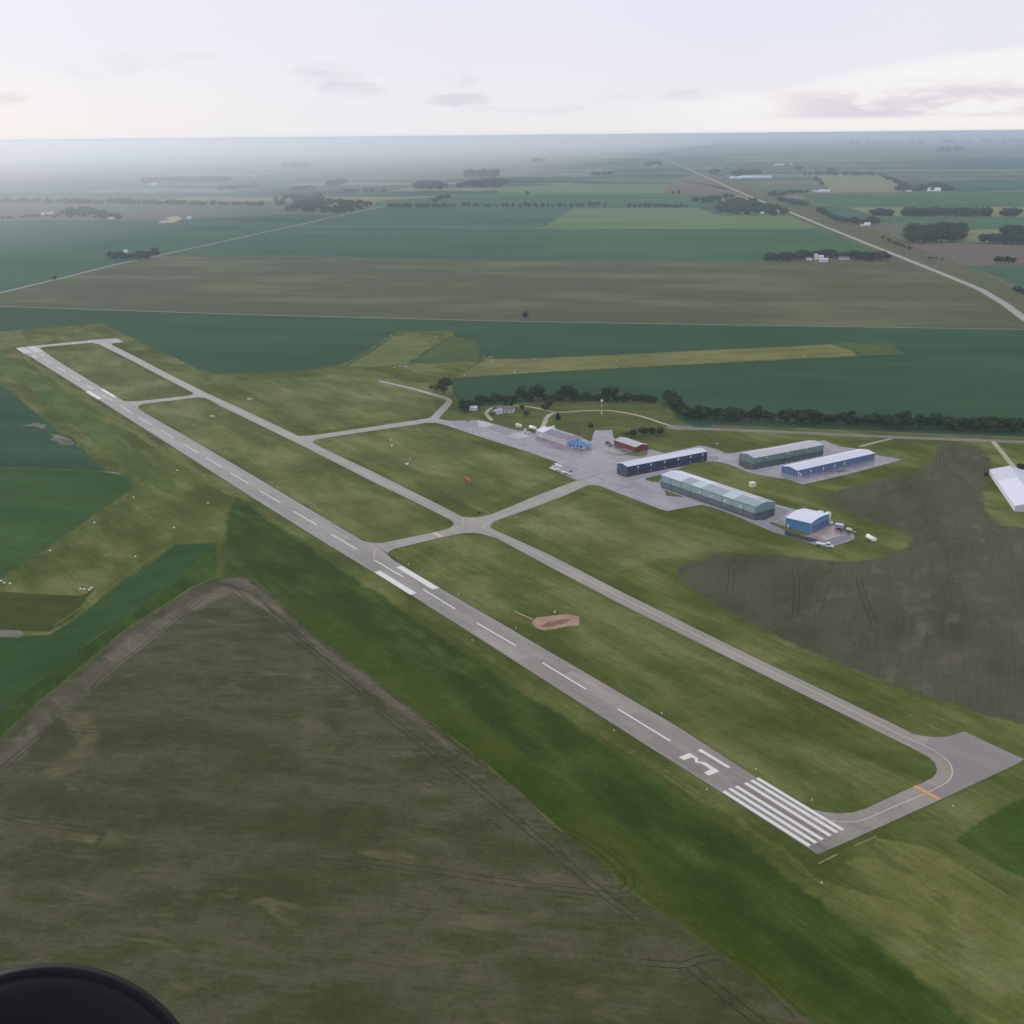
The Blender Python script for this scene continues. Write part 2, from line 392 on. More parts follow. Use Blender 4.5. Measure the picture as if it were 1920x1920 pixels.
def asphalt(name, dark, light, wet, rough=(0.20, 0.32), wet_rough=0.10, stain=None, wet_dark=0.55, crack=True, wet_ior=1.6):
    m, t, o = new_mat(name); p = gpos(t)
    a = t.noise(t.mapping(p, RW_AZ, (0.25, 1, 1)), 0.09, 4, 0.6)
    b = t.noise(p, 0.5, 4, 0.7)
    v = t.math('ADD', t.math('MULTIPLY', a, 0.7), t.math('MULTIPLY', b, 0.3))
    c = t.mix(t.smooth(v, 0.36, 0.64), dark, light)
    lines = t.noise(t.mapping(p, RW_AZ, (1 / 90, 1 / 1.4, 1)), 1.0, 2, 0.5)
    c = t.mix(t.math('MULTIPLY', t.smooth(lines, 0.52, 0.66), 0.35), c, dark)
    if crack:
        vo = t.node('ShaderNodeTexVoronoi', feature='DISTANCE_TO_EDGE'); t.l.new(t.mapping(p, RW_AZ, (1 / 22, 1 / 7, 1)), vo.inputs['Vector']); vo.inputs['Scale'].default_value = 1.0
        c = t.mix(t.smooth(vo.outputs['Distance'], 0.018, 0.0, 0, 0.4), c, [x * 0.4 for x in dark])
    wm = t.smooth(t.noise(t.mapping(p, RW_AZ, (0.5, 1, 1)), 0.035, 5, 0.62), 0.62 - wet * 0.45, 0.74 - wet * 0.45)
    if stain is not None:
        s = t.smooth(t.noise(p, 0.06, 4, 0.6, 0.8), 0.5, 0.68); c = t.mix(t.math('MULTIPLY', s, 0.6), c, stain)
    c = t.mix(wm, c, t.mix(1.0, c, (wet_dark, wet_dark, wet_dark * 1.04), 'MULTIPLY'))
    bs = t.node('ShaderNodeBsdfPrincipled'); t.set(bs.inputs['Base Color'], c)
    rg = t.mix(wm, [rough[1]] * 3, [wet_rough] * 3)
    t.set(bs.inputs['Roughness'], rg); t.set(bs.inputs['IOR'], t.math('MULTIPLY_ADD', wm, wet_ior - 1.58, 1.58))
    t.l.new(bs.outputs[0], o.inputs[0]); return m
MAT['runway'] = asphalt('runway_asphalt', lin(126, 117, 104), lin(145, 136, 121), 0.05)
MAT['taxiway'] = asphalt('taxiway_asphalt', lin(130, 123, 108), lin(152, 144, 126), 0.04)
MAT['patch_dark'] = asphalt('dark_overlay', lin(116, 108, 97), lin(130, 121, 109), 0.1, crack=False)
MAT['patch_light'] = asphalt('light_overlay', lin(140, 131, 117), lin(156, 147, 132), 0.0, crack=False)
MAT['crack_seal'] = asphalt('crack_seal', lin(64, 60, 56), lin(88, 82, 76), 0.0, crack=False)
MAT['pad'] = asphalt('turn_pad_asphalt', lin(122, 113, 107), lin(134, 126, 119), 0.08, crack=False)
MAT['apron'] = asphalt('wet_apron_asphalt', lin(126, 120, 126), lin(156, 148, 150), 0.34, wet_rough=0.12, stain=lin(140, 122, 118), crack=False)
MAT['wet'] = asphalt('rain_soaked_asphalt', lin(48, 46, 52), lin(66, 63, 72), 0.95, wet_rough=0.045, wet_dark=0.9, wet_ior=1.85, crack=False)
MAT['concrete'] = asphalt('pale_concrete', lin(160, 162, 158), lin(184, 186, 180), 0.1, crack=False)
MAT['concrete_tan'] = asphalt('tan_concrete', lin(172, 150, 138), lin(186, 166, 150), 0.1, crack=False)
MAT['road'] = asphalt('county_road', lin(108, 105, 98), lin(128, 124, 114), 0.0, rough=(0.5, 0.7), crack=False)
MAT['highway'] = asphalt('pale_highway', lin(146, 148, 132), lin(160, 161, 146), 0.0, rough=(0.6, 0.8), crack=False)
MAT['gravel_road'] = asphalt('gravel_road', lin(160, 152, 122), lin(182, 172, 138), 0.0, rough=(0.8, 0.9), crack=False)
MAT['dirt_track'] = asphalt('dirt_track', lin(132, 120, 96), lin(150, 136, 108), 0.0, rough=(0.8, 0.9), crack=False)
MAT['far_road'] = asphalt('far_road', lin(130, 138, 116), lin(142, 148, 126), 0.0, rough=(0.8, 0.9), crack=False)

def paint(name, rgb, wear=0.25, under=lin(128, 122, 122)):
    m, t, o = new_mat(name); p = gpos(t)
    f = t.smooth(t.noise(p, 1.1, 5, 0.7), 0.60, 0.78)
    c = t.mix(t.math('MULTIPLY', f, wear), rgb, under)
    bs = t.node('ShaderNodeBsdfPrincipled'); t.set(bs.inputs['Base Color'], c); bs.inputs['Roughness'].default_value = 0.6
    t.l.new(bs.outputs[0], o.inputs[0]); return m
MAT['white_paint'] = paint('white_runway_paint', lin(226, 222, 214))
MAT['yellow_line'] = paint('faded_yellow_paint', lin(200, 188, 162), 0.4)
MAT['hold_paint'] = paint('holding_line_paint', lin(220, 166, 104), 0.45)
MAT['hold_pale'] = paint('pale_holding_paint', lin(222, 206, 170), 0.4)
MAT['track'] = ground_mat('tyre_track', under=None, **P([lin(60, 60, 44), lin(72, 70, 53)], 6, 0, 2, 1.0, grain=0.3))

def solid(name, rgb, rough=0.5, metal=0.0, var=0.08, scale=0.4, spec=0.5, streak=False):
    m, t, o = new_mat(name)
    p = t.node('ShaderNodeTexCoord').outputs['Object']
    n = t.noise(t.mapping(p, 0, (1, 1, 0.15)) if streak else p, scale, 4, 0.6)
    k = t.math('MULTIPLY_ADD', t.math('SUBTRACT', n, 0.5), var * 4, 1.0)
    c = t.mix(1.0, rgb, k, 'MULTIPLY')
    bs = t.node('ShaderNodeBsdfPrincipled'); t.set(bs.inputs['Base Color'], c); bs.inputs['Roughness'].default_value = rough; bs.inputs['Metallic'].default_value = metal
    bs.inputs['Specular IOR Level'].default_value = spec
    t.l.new(bs.outputs[0], o.inputs[0]); return m
S = {}
for nm, rgb, kw in [
    ('white_roof', lin(226, 228, 238), dict(rough=0.35)), ('grey_roof', lin(178, 178, 182), dict(rough=0.4)), ('beige_roof', lin(196, 194, 196), dict(rough=0.4)),
    ('green_roof', lin(150, 166, 168), dict(rough=0.4)), ('pale_roof', lin(190, 206, 208), dict(rough=0.4)), ('mist_roof', lin(206, 210, 218), dict(rough=0.4)), ('dark_roof', lin(128, 124, 132), dict(rough=0.5)),
    ('navy_wall', lin(58, 80, 110), dict(rough=0.4)), ('navy_door', lin(50, 74, 110), dict(rough=0.4)), ('blue_wall', lin(84, 118, 160), dict(rough=0.4)), ('blue_door', lin(88, 118, 164), dict(rough=0.4)),
    ('green_wall', lin(112, 140, 132), dict(rough=0.45)), ('green_door', lin(126, 154, 144), dict(rough=0.45)), ('aqua_wall', lin(132, 160, 160), dict(rough=0.45)), ('aqua_door', lin(156, 184, 180), dict(rough=0.45)),
    ('sky_wall', lin(84, 138, 182), dict(rough=0.4)), ('cream_wall', lin(206, 194, 194), dict(rough=0.6)), ('white_wall', lin(214, 218, 222), dict(rough=0.6)), ('red_wall', lin(128, 44, 52), dict(rough=0.6)),
    ('white', lin(236, 236, 230), dict(rough=0.4, var=0.03)), ('tank_white', lin(240, 236, 220), dict(rough=0.4, var=0.03)), ('cream', lin(226, 222, 180), dict(rough=0.5)), ('blue_roof', lin(44, 128, 186), dict(rough=0.4)), ('blue_awning', lin(70, 150, 200), dict(rough=0.5)),
    ('glass', lin(30, 38, 46), dict(rough=0.1, var=0)), ('dark', lin(34, 34, 38), dict(rough=0.6)), ('black', lin(20, 20, 22), dict(rough=0.5)), ('steel', lin(150, 152, 154), dict(rough=0.35, metal=0.6)), ('wood', lin(90, 70, 52), dict(rough=0.8)),
    ('pad_concrete', lin(150, 146, 118), dict(rough=0.8)), ('orange', lin(255, 98, 70), dict(rough=0.7)), ('car_grey', lin(150, 152, 156), dict(rough=0.3)), ('car_dark', lin(46, 46, 52), dict(rough=0.3)), ('pale_blue', lin(150, 180, 200), dict(rough=0.4)), ('brown_roof', lin(120, 112, 108), dict(rough=0.7)),
    ('bark', lin(70, 58, 46), dict(rough=0.9)), ('rubber', lin(13, 13, 15), dict(rough=0.5, var=0.15, scale=9, spec=0.22)), ('rubber_side', lin(30, 29, 33), dict(rough=0.38, var=0.12, scale=5))]:
    S[nm] = solid(nm, rgb, **kw)
def leaf_mat(name, a, b, c):
    m, t, o = new_mat(name)
    p = gpos(t); n = t.noise(p, 0.35, 3, 0.6); n2 = t.noise(p, 1.6, 2, 0.6)
    v = t.math('ADD', t.math('MULTIPLY', n, 0.6), t.math('MULTIPLY', n2, 0.4))
    col = t.ramp(t.smooth(v, 0.36, 0.66), [(0.0, a), (0.5, b), (1.0, c)])
    rn = t.node('ShaderNodeObjectInfo').outputs['Random']
    col = t.mix(t.math('MULTIPLY', rn, 0.75), col, t.mix(1.0, col, (1.55, 1.32, 0.95), 'MULTIPLY'))
    d = t.node('ShaderNodeBsdfDiffuse'); t.set(d.inputs[0], col); t.l.new(d.outputs[0], o.inputs[0]); return m
S['leaf'] = leaf_mat('dark_foliage', lin(34, 54, 36), lin(44, 66, 44), lin(56, 80, 52))
S['leaf_olive'] = leaf_mat('olive_foliage', lin(70, 78, 36), lin(92, 96, 48), lin(108, 108, 58))
S['needle'] = leaf_mat('conifer_foliage', lin(28, 44, 34), lin(38, 56, 40), lin(48, 68, 48))

# ------------------------------------------------------------------ fields, pavement
def field(name, mat, z, px, soft=0.0, step=None, jit=0.0, smooth=0, world=False, parent=None):
    ps = list(px) if world else GL(px)
    if smooth: ps = curve(ps, smooth, True)
    if area(ps) < 0: ps = ps[::-1]
    if step: ps = resample(ps, step, True, jit, rnd.random() * 50)
    n = len(ps)
    if soft:
        dl = inset_room(ps, soft)
        inn = offset_var(ps, dl)
        vs = [(p.x, p.y, z) for p in ps] + [(p.x, p.y, z) for p in inn]
        fs = [(i, (i + 1) % n, n + (i + 1) % n, n + i) for i in range(n)] + [tuple(range(n, 2 * n))]
        ed = [0.0] * n + [min(1.0, (d_ / soft) * 1.25) for d_ in dl]
    else:
        vs = [(p.x, p.y, z) for p in ps]; fs = [tuple(range(n))]; ed = [1.0] * n
    me = mesh(name, vs, fs)
    at = me.attributes.new('edge', 'FLOAT', 'POINT'); at.data.foreach_set('value', ed)
    o = link(name, me, MAT[mat] if isinstance(mat, str) else mat, parent)
    if parent is None: o['kind'] = 'structure'
    return o
def strip(name, mat, z, px, width, smooth=0, world=False, parent=None, taper=None):
    ps = list(px) if world else GL(px)
    if smooth: ps = curve(ps, smooth)
    L = []; R = []
    for i, p in enumerate(ps):
        d = (ps[min(i + 1, len(ps) - 1)] - ps[max(i - 1, 0)]); d.normalize(); nrm = Vector((-d.y, d.x)) * (width / 2)
        L.append(p + nrm); R.append(p - nrm)
    n = len(ps)
    me = mesh(name, [(p.x, p.y, z) for p in L + R], [(i, n + i, n + i + 1, i + 1) for i in range(n - 1)])
    at = me.attributes.new('edge', 'FLOAT', 'POINT'); at.data.foreach_set('value', [1.0] * (2 * n))
    o = link(name, me, MAT[mat] if isinstance(mat, str) else mat, parent)
    if parent is None: o['kind'] = 'structure'
    return o

R_ = 300000.0
ground = link('ground', mesh('ground', [(-R_, -R_, -0.6), (R_, -R_, -0.6), (R_, R_, -0.6), (-R_, R_, -0.6)], [(0, 1, 2, 3)]), MAT['plain']); ground['kind'] = 'structure'

# --- far fields, listed from the back to the front
FAR = [
    ('grass_field', 'grey_far', -0.50, [(-420, 414), (-420, 384), (0, 382), (380, 385), (540, 386), (668, 396), (560, 423), (560, 401), (300, 413)]),
    ('crop_field', 'crop_far', -0.49, [(0, 548), (-160, 586), (-420, 560), (-420, 410), (0, 413), (200, 416), (300, 413), (560, 401), (640, 403), (520, 430), (300, 477)]),
    ('crop_field', 'crop_far', -0.48, [(300, 477), (520, 430), (560, 423), (800, 426), (1055, 428), (1003, 486), (480, 479)]),
    ('crop_field', 'crop_far_green', -0.48, [(1003, 486), (1055, 428), (1500, 428), (1552, 432), (1650, 470), (1690, 488), (1440, 491)]),
    ('crop_field', 'crop_far', -0.47, [(562, 423), (690, 393), (725, 389), (1090, 390), (1055, 401), (1022, 425), (1000, 427)]),
    ('hay_field', 'light_far', -0.46, [(1022, 427), (1060, 400), (1078, 390), (1310, 389), (1345, 403), (1480, 404), (1548, 428)]),
    ('crop_field', 'crop_far_green', -0.48, [(700, 388), (708, 376), (945, 363), (1330, 364), (1300, 388)]),
    ('hay_field', 'light_far', -0.47, [(935, 362), (930, 352), (1090, 345), (1260, 346), (1240, 362)]),
    ('fallow_field', 'brown_far', -0.46, [(1240, 362), (1268, 336), (1318, 323), (1470, 378), (1450, 368)]),
    ('road_verge', 'verge', -0.45, [(1300, 321), (1345, 328), (1480, 370), (1560, 392), (1660, 436), (1760, 478), (1860, 520), (2010, 600), (2300, 640), (1960, 616), (1830, 547), (1700, 494), (1600, 455), (1480, 405), (1330, 340)]),
    ('pasture', 'grey_far', -0.46, [(1480, 371), (1920, 356), (2300, 350), (2300, 640), (1990, 596), (1860, 520), (1760, 478), (1660, 436), (1560, 392)]),
    ('hay_field', 'pale_far', -0.45, [(1528, 328), (1640, 328), (1682, 340), (1692, 359), (1560, 360)]),
    ('crop_field', 'crop_far_green', -0.44, [(1500, 364), (1920, 360), (2300, 359), (2300, 386), (1920, 387), (1600, 388), (1530, 380)]),
    ('crop_field', 'crop_far', -0.43, [(1527, 383), (1595, 388), (1640, 405), (1690, 418), (1590, 416), (1545, 405)]),
    ('stubble_field', 'pale_far', -0.42, [(1594, 389), (1692, 389), (1697, 405), (1642, 405)]),
    ('stubble_field', 'pale_far', -0.42, [(1853, 388), (1990, 388), (1990, 406), (1853, 406)]),
    ('crop_field', 'crop_far_green', -0.41, [(1640, 407), (2300, 408), (2300, 432), (1800, 430), (1700, 424)]),
    ('stubble_field', 'pale_far', -0.40, [(1793, 440), (1830, 430), (1905, 429), (1850, 456), (1798, 454)]),
    ('ploughed_field', 'brown_far', -0.40, [(1705, 457), (1800, 454), (1920, 457), (2300, 460), (2300, 502), (1860, 498), (1760, 480)]),
    ('crop_field', 'crop_far', -0.39, [(1806, 498), (1920, 497), (2300, 502), (2300, 585), (1930, 548), (1870, 518)]),
    ('pasture', 'pasture', -0.38, [(-105, 572), (0, 549), (300, 478.5), (480, 480), (960, 487), (1440, 492), (1690, 489), (1706, 496), (1830, 547), (1958, 614), (1920, 616), (1440, 609), (960, 601), (480, 589), (0, 573)]),
    ('farm_yard', 'verge', -0.36, [(1440, 489), (1500, 484), (1668, 482), (1700, 492), (1690, 494), (1440, 493.5)]),
    ('crop_field', 'teal', -0.37, [(-420, 560), (-105, 571.5), (0, 574), (480, 590), (960, 602), (1440, 610), (1920, 617), (2300, 624), (2300, 850), (1920, 818), (1290, 793), (1245, 765), (860, 775), (700, 770), (400, 730), (100, 690), (-420, 720)]),
]
for nm, mt, z, px in FAR: field(nm, mt, z, px)
strip('highway', 'highway', -0.34, [(1236, 294), (1300, 321), (1380, 357), (1420, 374), (1456, 387), (1550, 426), (1640, 462), (1715, 492), (1790, 522), (1840, 543), (1885, 570), (1925, 600), (2000, 655)], 13.5)
strip('mown_line', 'pale_grass', 0.03, [(730, 632), (770, 630), (822, 632), (800, 652), (775, 674)], 2.5)
strip('county_road', 'far_road', -0.34, [(-200, 595), (-105, 572), (0, 548.5), (120, 520), (210, 497), (300, 478), (420, 452), (520, 430), (600, 412), (690, 393), (722, 385)], 8.0)
strip('farm_lane', 'far_road', -0.34, [(560, 423.5), (1000, 427.5), (1300, 428.5), (1600, 429)], 6.0)
strip('dirt_track', 'dirt_track', -0.33, [(-105, 571.5), (0, 574), (480, 590), (960, 602), (1440, 610), (1920, 617), (2200, 621)], 4.0)
field('gravel_yard', 'gravel', -0.33, [(292, 418), (310, 408), (332, 404), (346, 410), (325, 417.5)], 12)

# --- the airfield
strip_z = 0.0
field('airfield_grass', 'grass', 0.0, [(-500, 640), (0, 622), (40, 618), (190, 606), (235, 628), (300, 658), (375, 693), (400, 699.5), (500, 698.5), (600, 691), (650, 680), (690, 655), (735, 629), (745, 622), (848, 620), (852, 630), (895, 641), (905, 655), (910, 671), (1000, 672), (1200, 662), (1560, 645), (1600, 643), (1690, 662), (1600, 669), (1300, 684), (1000, 700), (850, 710), (848, 735), (862, 758), (870, 775), (900, 762), (1000, 753), (1235, 753), (1255, 766), (1278, 790), (1300, 800), (1500, 802), (1700, 812), (1920, 822), (2500, 850), (3300, 2300), (960, 2700), (-1500, 2500), (-900, 900)], step=25, jit=1.2)
for zz, px in [(0.008, [(75, 664), (200, 652), (560, 845), (868, 998), (760, 1058), (640, 1016), (360, 858)]), (0.010, [(420, 714), (640, 700), (812, 718), (828, 775), (590, 812)]), (0.012, [(610, 826), (812, 797), (1062, 890), (900, 962)]), (0.014, [(960, 985), (1112, 918), (1260, 968), (1490, 1028), (1250, 1052), (1150, 1080)])]:
    field('infield_grass', 'grass_light', zz, px, 9, 30, 1.0)
field('grass_strip', 'pale_grass', 0.02, [(850, 709), (885, 686), (912, 673), (1000, 672.5), (1200, 662.5), (1560, 645.5), (1600, 656), (1612, 667), (1300, 683.5), (1000, 699.5)], 5)
field('grass_strip', 'rough_green', 0.03, [(1560, 645.5), (1672, 644), (1702, 665.5), (1612, 668), (1602, 656)], 6)
field('grass_strip', 'rough_green', 0.02, [(842, 631), (852, 629), (898, 641), (908, 660), (900, 676), (800, 682), (770, 680)], 8)
field('turning_area', 'turn_grass', 0.02, [(735, 630), (822, 632), (770, 682), (700, 690), (640, 690), (690, 660)], 8, smooth=0)
field('grass_field', 'olive', 0.02, [(-300, 640), (0, 624), (42, 620), (62, 640), (32, 652), (0, 657), (-300, 690)], 12)
field('bare_patch', 'bare', 0.04, [(904, 675), (915, 668), (929, 667), (925, 670), (912, 675)], 3)
field('yard', 'yard', 0.03, [(872, 776), (900, 764), (1000, 755), (1235, 755), (1262, 775), (1295, 801), (1260, 800), (1150, 800), (1115, 806), (1100, 830), (1060, 812), (960, 806), (900, 787)], 5)
# left of the runway
field('crop_field', 'crop_teal_left', 0.04, [(-300, 560 + 180), (0, 718), (30, 737), (100, 797), (150, 838), (205, 884), (0, 880), (-300, 874)], 5, 18, 1.2)
field('crop_field', 'crop_left', 0.05, [(-300, 874), (0, 876), (205, 883), (240, 893), (252, 907), (250, 918), (180, 966), (90, 1031), (32, 1069), (0, 1088), (-300, 1190)], 4, 14, 1.2)
field('bare_patch', 'bare', 0.06, zm(0, 700, 3.429, [(100, 342), (180, 320), (240, 308), (330, 330), (345, 352), (230, 358)]), 9, 5, 5)
field('bare_patch', 'bare', 0.06, zm(0, 700, 3.429, [(300, 395), (390, 388), (450, 410), (495, 445), (490, 466), (350, 460)]), 7, 5, 4)
field('bare_patch', 'bare', 0.06, zm(0, 700, 3.429, [(465, 490), (530, 480), (560, 505), (590, 530), (500, 515)]), 7, 5, 4)
field('bare_patch', 'bare', 0.07, zm(0, 700, 3.429, [(630, 634), (700, 622), (790, 640), (860, 700), (800, 660), (700, 645)]), 3, 8, 1.5)
field('grass_field', 'olive_dark', 0.03, [(-300, 1130), (0, 1108), (152, 1117), (182, 1102), (140, 1160), (92, 1186), (0, 1184), (-300, 1230)], 2, 14, 1)
field('crop_strip', 'crop_strip', 0.04, [(330, 1021), (404, 1019), (345, 1080), (260, 1140), (175, 1200), (80, 1275), (0, 1335), (-300, 1560), (-300, 1290), (0, 1196), (92, 1190), (140, 1162), (200, 1113)], 0, 14, 1.2)
field('ditch_grass', 'green_dark', 0.035, [(404, 1019), (425, 992), (520, 1000), (520, 1110), (480, 1090), (440, 1080), (400, 1084), (360, 1102), (230, 1182), (100, 1292), (0, 1382), (-300, 1620), (-300, 1550), (0, 1335), (175, 1200), (345, 1080)], 0, 14, 1)
field('grass_band', 'rough_grass', 0.022, [(-120, 640), (0, 655), (60, 692), (200, 790), (330, 898), (372, 950), (300, 925), (250, 900), (200, 858), (120, 790), (40, 722), (-120, 640)], 8, 12, 2.5)
field('grass_band', 'olive', 0.024, [(10, 650), (30, 655), (160, 738), (330, 850), (470, 938), (520, 975), (480, 965), (400, 915), (300, 850), (140, 745)], 5, 12, 1.5)
field('bare_patch', 'bare', 0.06, zm(0, 700, 3.429, [(-60, 1650), (130, 1655), (150, 1675), (130, 1700), (-60, 1692)]), 0, 3, 1.4)
strip('field_edge', 'olive', 0.06, zm(0, 700, 3.429, [(345, 1625), (420, 1575), (560, 1480), (700, 1385), (860, 1265), (1040, 1135), (1110, 1105)]), 0.9, 3)
# the grass bands between the bare field and the runway
field('grass_band', 'green_dark', 0.05, [(408, 1030), (418, 960), (440, 930), (475, 945), (560, 1002), (640, 1058), (760, 1138), (900, 1230), (1050, 1328), (1200, 1428), (1400, 1566), (1560, 1682), (1720, 1806), (1900, 1962), (2100, 2150), (1900, 2300), (1480, 1960), (1200, 1760), (900, 1470), (600, 1230), (500, 1160), (440, 1120), (400, 1100)], 9, 10, 2.5)
field('grass_band', 'green_mid', 0.056, [(470, 1060), (500, 1050), (560, 1085), (640, 1140), (800, 1255), (960, 1378), (1140, 1508), (1330, 1648), (1500, 1775), (1720, 1945), (1900, 2110), (1760, 2200), (1480, 1960), (1200, 1740), (900, 1460), (600, 1225), (500, 1140)], 14, 10, 4.0)
field('grass_band', 'green_pale', 0.058, [(640, 1085), (700, 1112), (800, 1185), (900, 1262), (960, 1318), (920, 1315), (820, 1238), (720, 1160), (660, 1110)], 9, 8, 3.5)
field('grass_band', 'green_pale', 0.058, [(1180, 1470), (1260, 1525), (1330, 1590), (1300, 1580), (1220, 1520)], 5, 6, 2.5)
field('grass_band', 'olive', 0.06, [(600, 1030), (640, 1050), (760, 1118), (900, 1211), (1050, 1308), (1200, 1406), (1360, 1510), (1480, 1592), (1540, 1640), (1700, 1690), (1830, 1780), (1720, 1790), (1570, 1690), (1400, 1566), (1200, 1434), (1000, 1300), (800, 1164), (660, 1072)], 6, 10, 2.0)
field('grass_field', 'corner_crop', 0.05, [(1785, 1577), (1815, 1546), (1870, 1510), (2060, 1410), (2300, 1600), (2100, 1760), (1920, 1658), (1840, 1612)], 4, 12, 1)
strip('mown_track', 'olive', 0.055, [(1640, 1580), (1740, 1600), (1800, 1635), (1920, 1712), (2100, 1830)], 7, 3)
field('mown_grass', 'olive', 0.045, [(1560, 1610), (1660, 1575), (1760, 1600), (1860, 1680), (1960, 1790), (1900, 1830), (1760, 1730), (1640, 1690)], 9, 12, 2)
# the big bare field
field('bare_field', 'soil', 0.08, [(-500, 1740), (-200, 1545), (0, 1383), (100, 1293), (230, 1183), (360, 1101), (400, 1084), (440, 1079), (475, 1085), (500, 1105), (540, 1150), (600, 1200), (760, 1316), (900, 1421), (1000, 1508), (1100, 1596), (1200, 1681), (1330, 1771), (1540, 1924), (1760, 2090), (1900, 2700), (-1400, 2500), (-1200, 2100)], 2.0, 18, 0.8)
field('soil_band', 'soil_grey', 0.10, [(380, 1096), (440, 1081), (472, 1087), (500, 1110), (600, 1203), (760, 1319), (890, 1418), (800, 1395), (700, 1320), (610, 1255), (500, 1165), (430, 1120), (330, 1180), (200, 1290), (60, 1420), (-150, 1620), (-260, 1600), (0, 1388), (230, 1188)], 16, 12, 3.0)
field('soil_band', 'soil_grey', 0.102, [(400, 1088), (440, 1080), (475, 1086), (500, 1107), (560, 1165), (610, 1208), (690, 1265), (760, 1317), (890, 1420), (905, 1440), (860, 1428), (760, 1352), (690, 1300), (600, 1232), (520, 1160), (470, 1112), (430, 1102)], 6, 9, 1.5)
field('soil_band', 'soil_grey', 0.10, [(890, 1425), (1000, 1511), (1200, 1685), (1330, 1775), (1520, 1915), (1700, 2050), (1540, 2030), (1400, 1900), (1290, 1790), (1150, 1720), (1060, 1640), (960, 1545)], 16, 12, 3.0)
field('soil_patch', 'soil_tan', 0.105, zm(600, 1240, 2.667, [(120, 930), (420, 920), (700, 990), (1000, 1060), (1090, 1140), (1000, 1170), (780, 1120), (400, 1050), (200, 1000)]), 10, 12, 2.5)
field('soil_patch', 'soil_tan', 0.105, zm(0, 1000, 2.667, [(240, 900), (480, 880), (560, 1000), (520, 1100), (430, 1200), (200, 1260), (160, 1190), (330, 1060)]), 12, 12, 2.5)
field('soil_patch', 'soil_tan', 0.105, zm(0, 1000, 2.667, [(60, 1420), (300, 1440), (540, 1500), (470, 1580), (250, 1570), (80, 1500)]), 10, 12, 2.5)
for i, (x, y, a, b) in enumerate([(880, 820, 70, 30), (1200, 1160, 80, 24), (820, 760, 70, 14), (1090, 1060, 80, 22), (1680, 1250, 90, 30), (560, 610, 60, 18), (300, 390, 70, 16), (1830, 1290, 60, 14)]):
    cx, cy = 600 + x / 2.667, 1240 + y / 2.667
    field('soil_patch', 'soil_tan', 0.106, [(cx + a / 2.667 * 0.6 * math.cos(k), cy + b / 2.667 * 0.6 * math.sin(k) + 0.12 * a * math.cos(k)) for k in [j * math.pi / 4 for j in range(8)]], 2.2, 3, 1.0)
# tyre tracks
def tracks(px, gauge=3.0, wd=0.45, sm=5):
    ps = curve(GL(px), sm)
    for sgn in (-1, 1):
        off = []
        for i, p in enumerate(ps):
            d = (ps[min(i + 1, len(ps) - 1)] - ps[max(i - 1, 0)]).normalized(); off.append(p + Vector((-d.y, d.x)) * (sgn * gauge / 2))
        strip('tyre_track', 'track', 0.12, off, wd, world=True)
Z4 = lambda pts: zm(0, 1000, 2.667, pts); Z5 = lambda pts: zm(600, 1240, 2.667, pts)
tracks(Z4([(0, 1190), (120, 1085), (230, 1000), (300, 975), (400, 985), (480, 990)]))
tracks(Z4([(490, 790), (480, 765), (560, 690), (700, 580), (850, 460), (1000, 330), (1080, 270), (1150, 268), (1230, 340), (1400, 470), (1600, 620), (1760, 750), (1920, 890)]))
tracks(Z4([(1340, 395), (1430, 420), (1480, 500), (1600, 590)]), 2.6)
tracks(Z5([(0, 30), (150, 130), (300, 250), (480, 390), (640, 520), (780, 630), (1000, 810), (1200, 980), (1400, 1150), (1600, 1300)]))
tracks(Z5([(440, 310), (540, 320), (680, 400), (770, 480), (740, 520), (650, 540)]), 2.6)
tracks(Z5([(1000, 800), (1200, 840), (1350, 910), (1500, 1030), (1550, 1100), (1510, 1150), (1400, 1130)]), 3.2)
tracks(Z5([(0, 970), (300, 1010), (700, 1070), (1000, 1115), (1300, 1150), (1400, 1165)]), 3.0, 0.35)
tracks(zm(1200, 1600, 2.667, [(250, 570), (350, 650), (450, 730), (600, 850), (700, 930)]), 3.4)
tracks(zm(1200, 1600, 2.667, [(0, 545), (200, 560), (330, 525), (430, 530), (560, 590), (700, 720), (800, 820)]), 3.0, 0.35)
tracks(Z4([(0, 1415), (250, 1460), (530, 1500)]), 3.0, 0.35)
# ploughed ground right of the hangars
field('ploughed_field', 'soil_right', 0.08, [(1745, 862), (1746, 842), (1760, 833), (1800, 831), (1838, 836), (1858, 850), (1868, 872), (1862, 905), (1852, 925), (1856, 950), (1866, 972), (1885, 984), (1920, 987), (2100, 990), (2500, 1200), (2500, 1520), (1960, 1385), (1920, 1368), (1800, 1332), (1700, 1300), (1600, 1262), (1500, 1220), (1400, 1172), (1330, 1135), (1280, 1102), (1258, 1078), (1264, 1062), (1290, 1050), (1330, 1040), (1380, 1034), (1440, 1036), (1520, 1044), (1580, 1050), (1630, 1046), (1670, 1036), (1692, 1022), (1700, 1008), (1680, 994), (1640, 984), (1600, 968), (1560, 952), (1538, 938), (1536, 930), (1552, 922), (1590, 912), (1640, 900), (1700, 885), (1735, 873)], 7.0, 9, 1.2)
for pts in ([(1280, 1070), (1300, 1062), (1340, 1056), (1420, 1056)], [(1370, 1060), (1372, 1080), (1368, 1110)], [(1490, 1060), (1494, 1100), (1490, 1160)], [(1610, 1085), (1620, 1120), (1640, 1170)],
            [(1700, 1030), (1760, 1010), (1800, 1012)], [(1765, 850), (1770, 875), (1800, 900)], [(1560, 935), (1600, 945), (1680, 950)], [(1800, 890), (1815, 915), (1840, 950)]):
    tracks(pts, 3.0, 0.45)
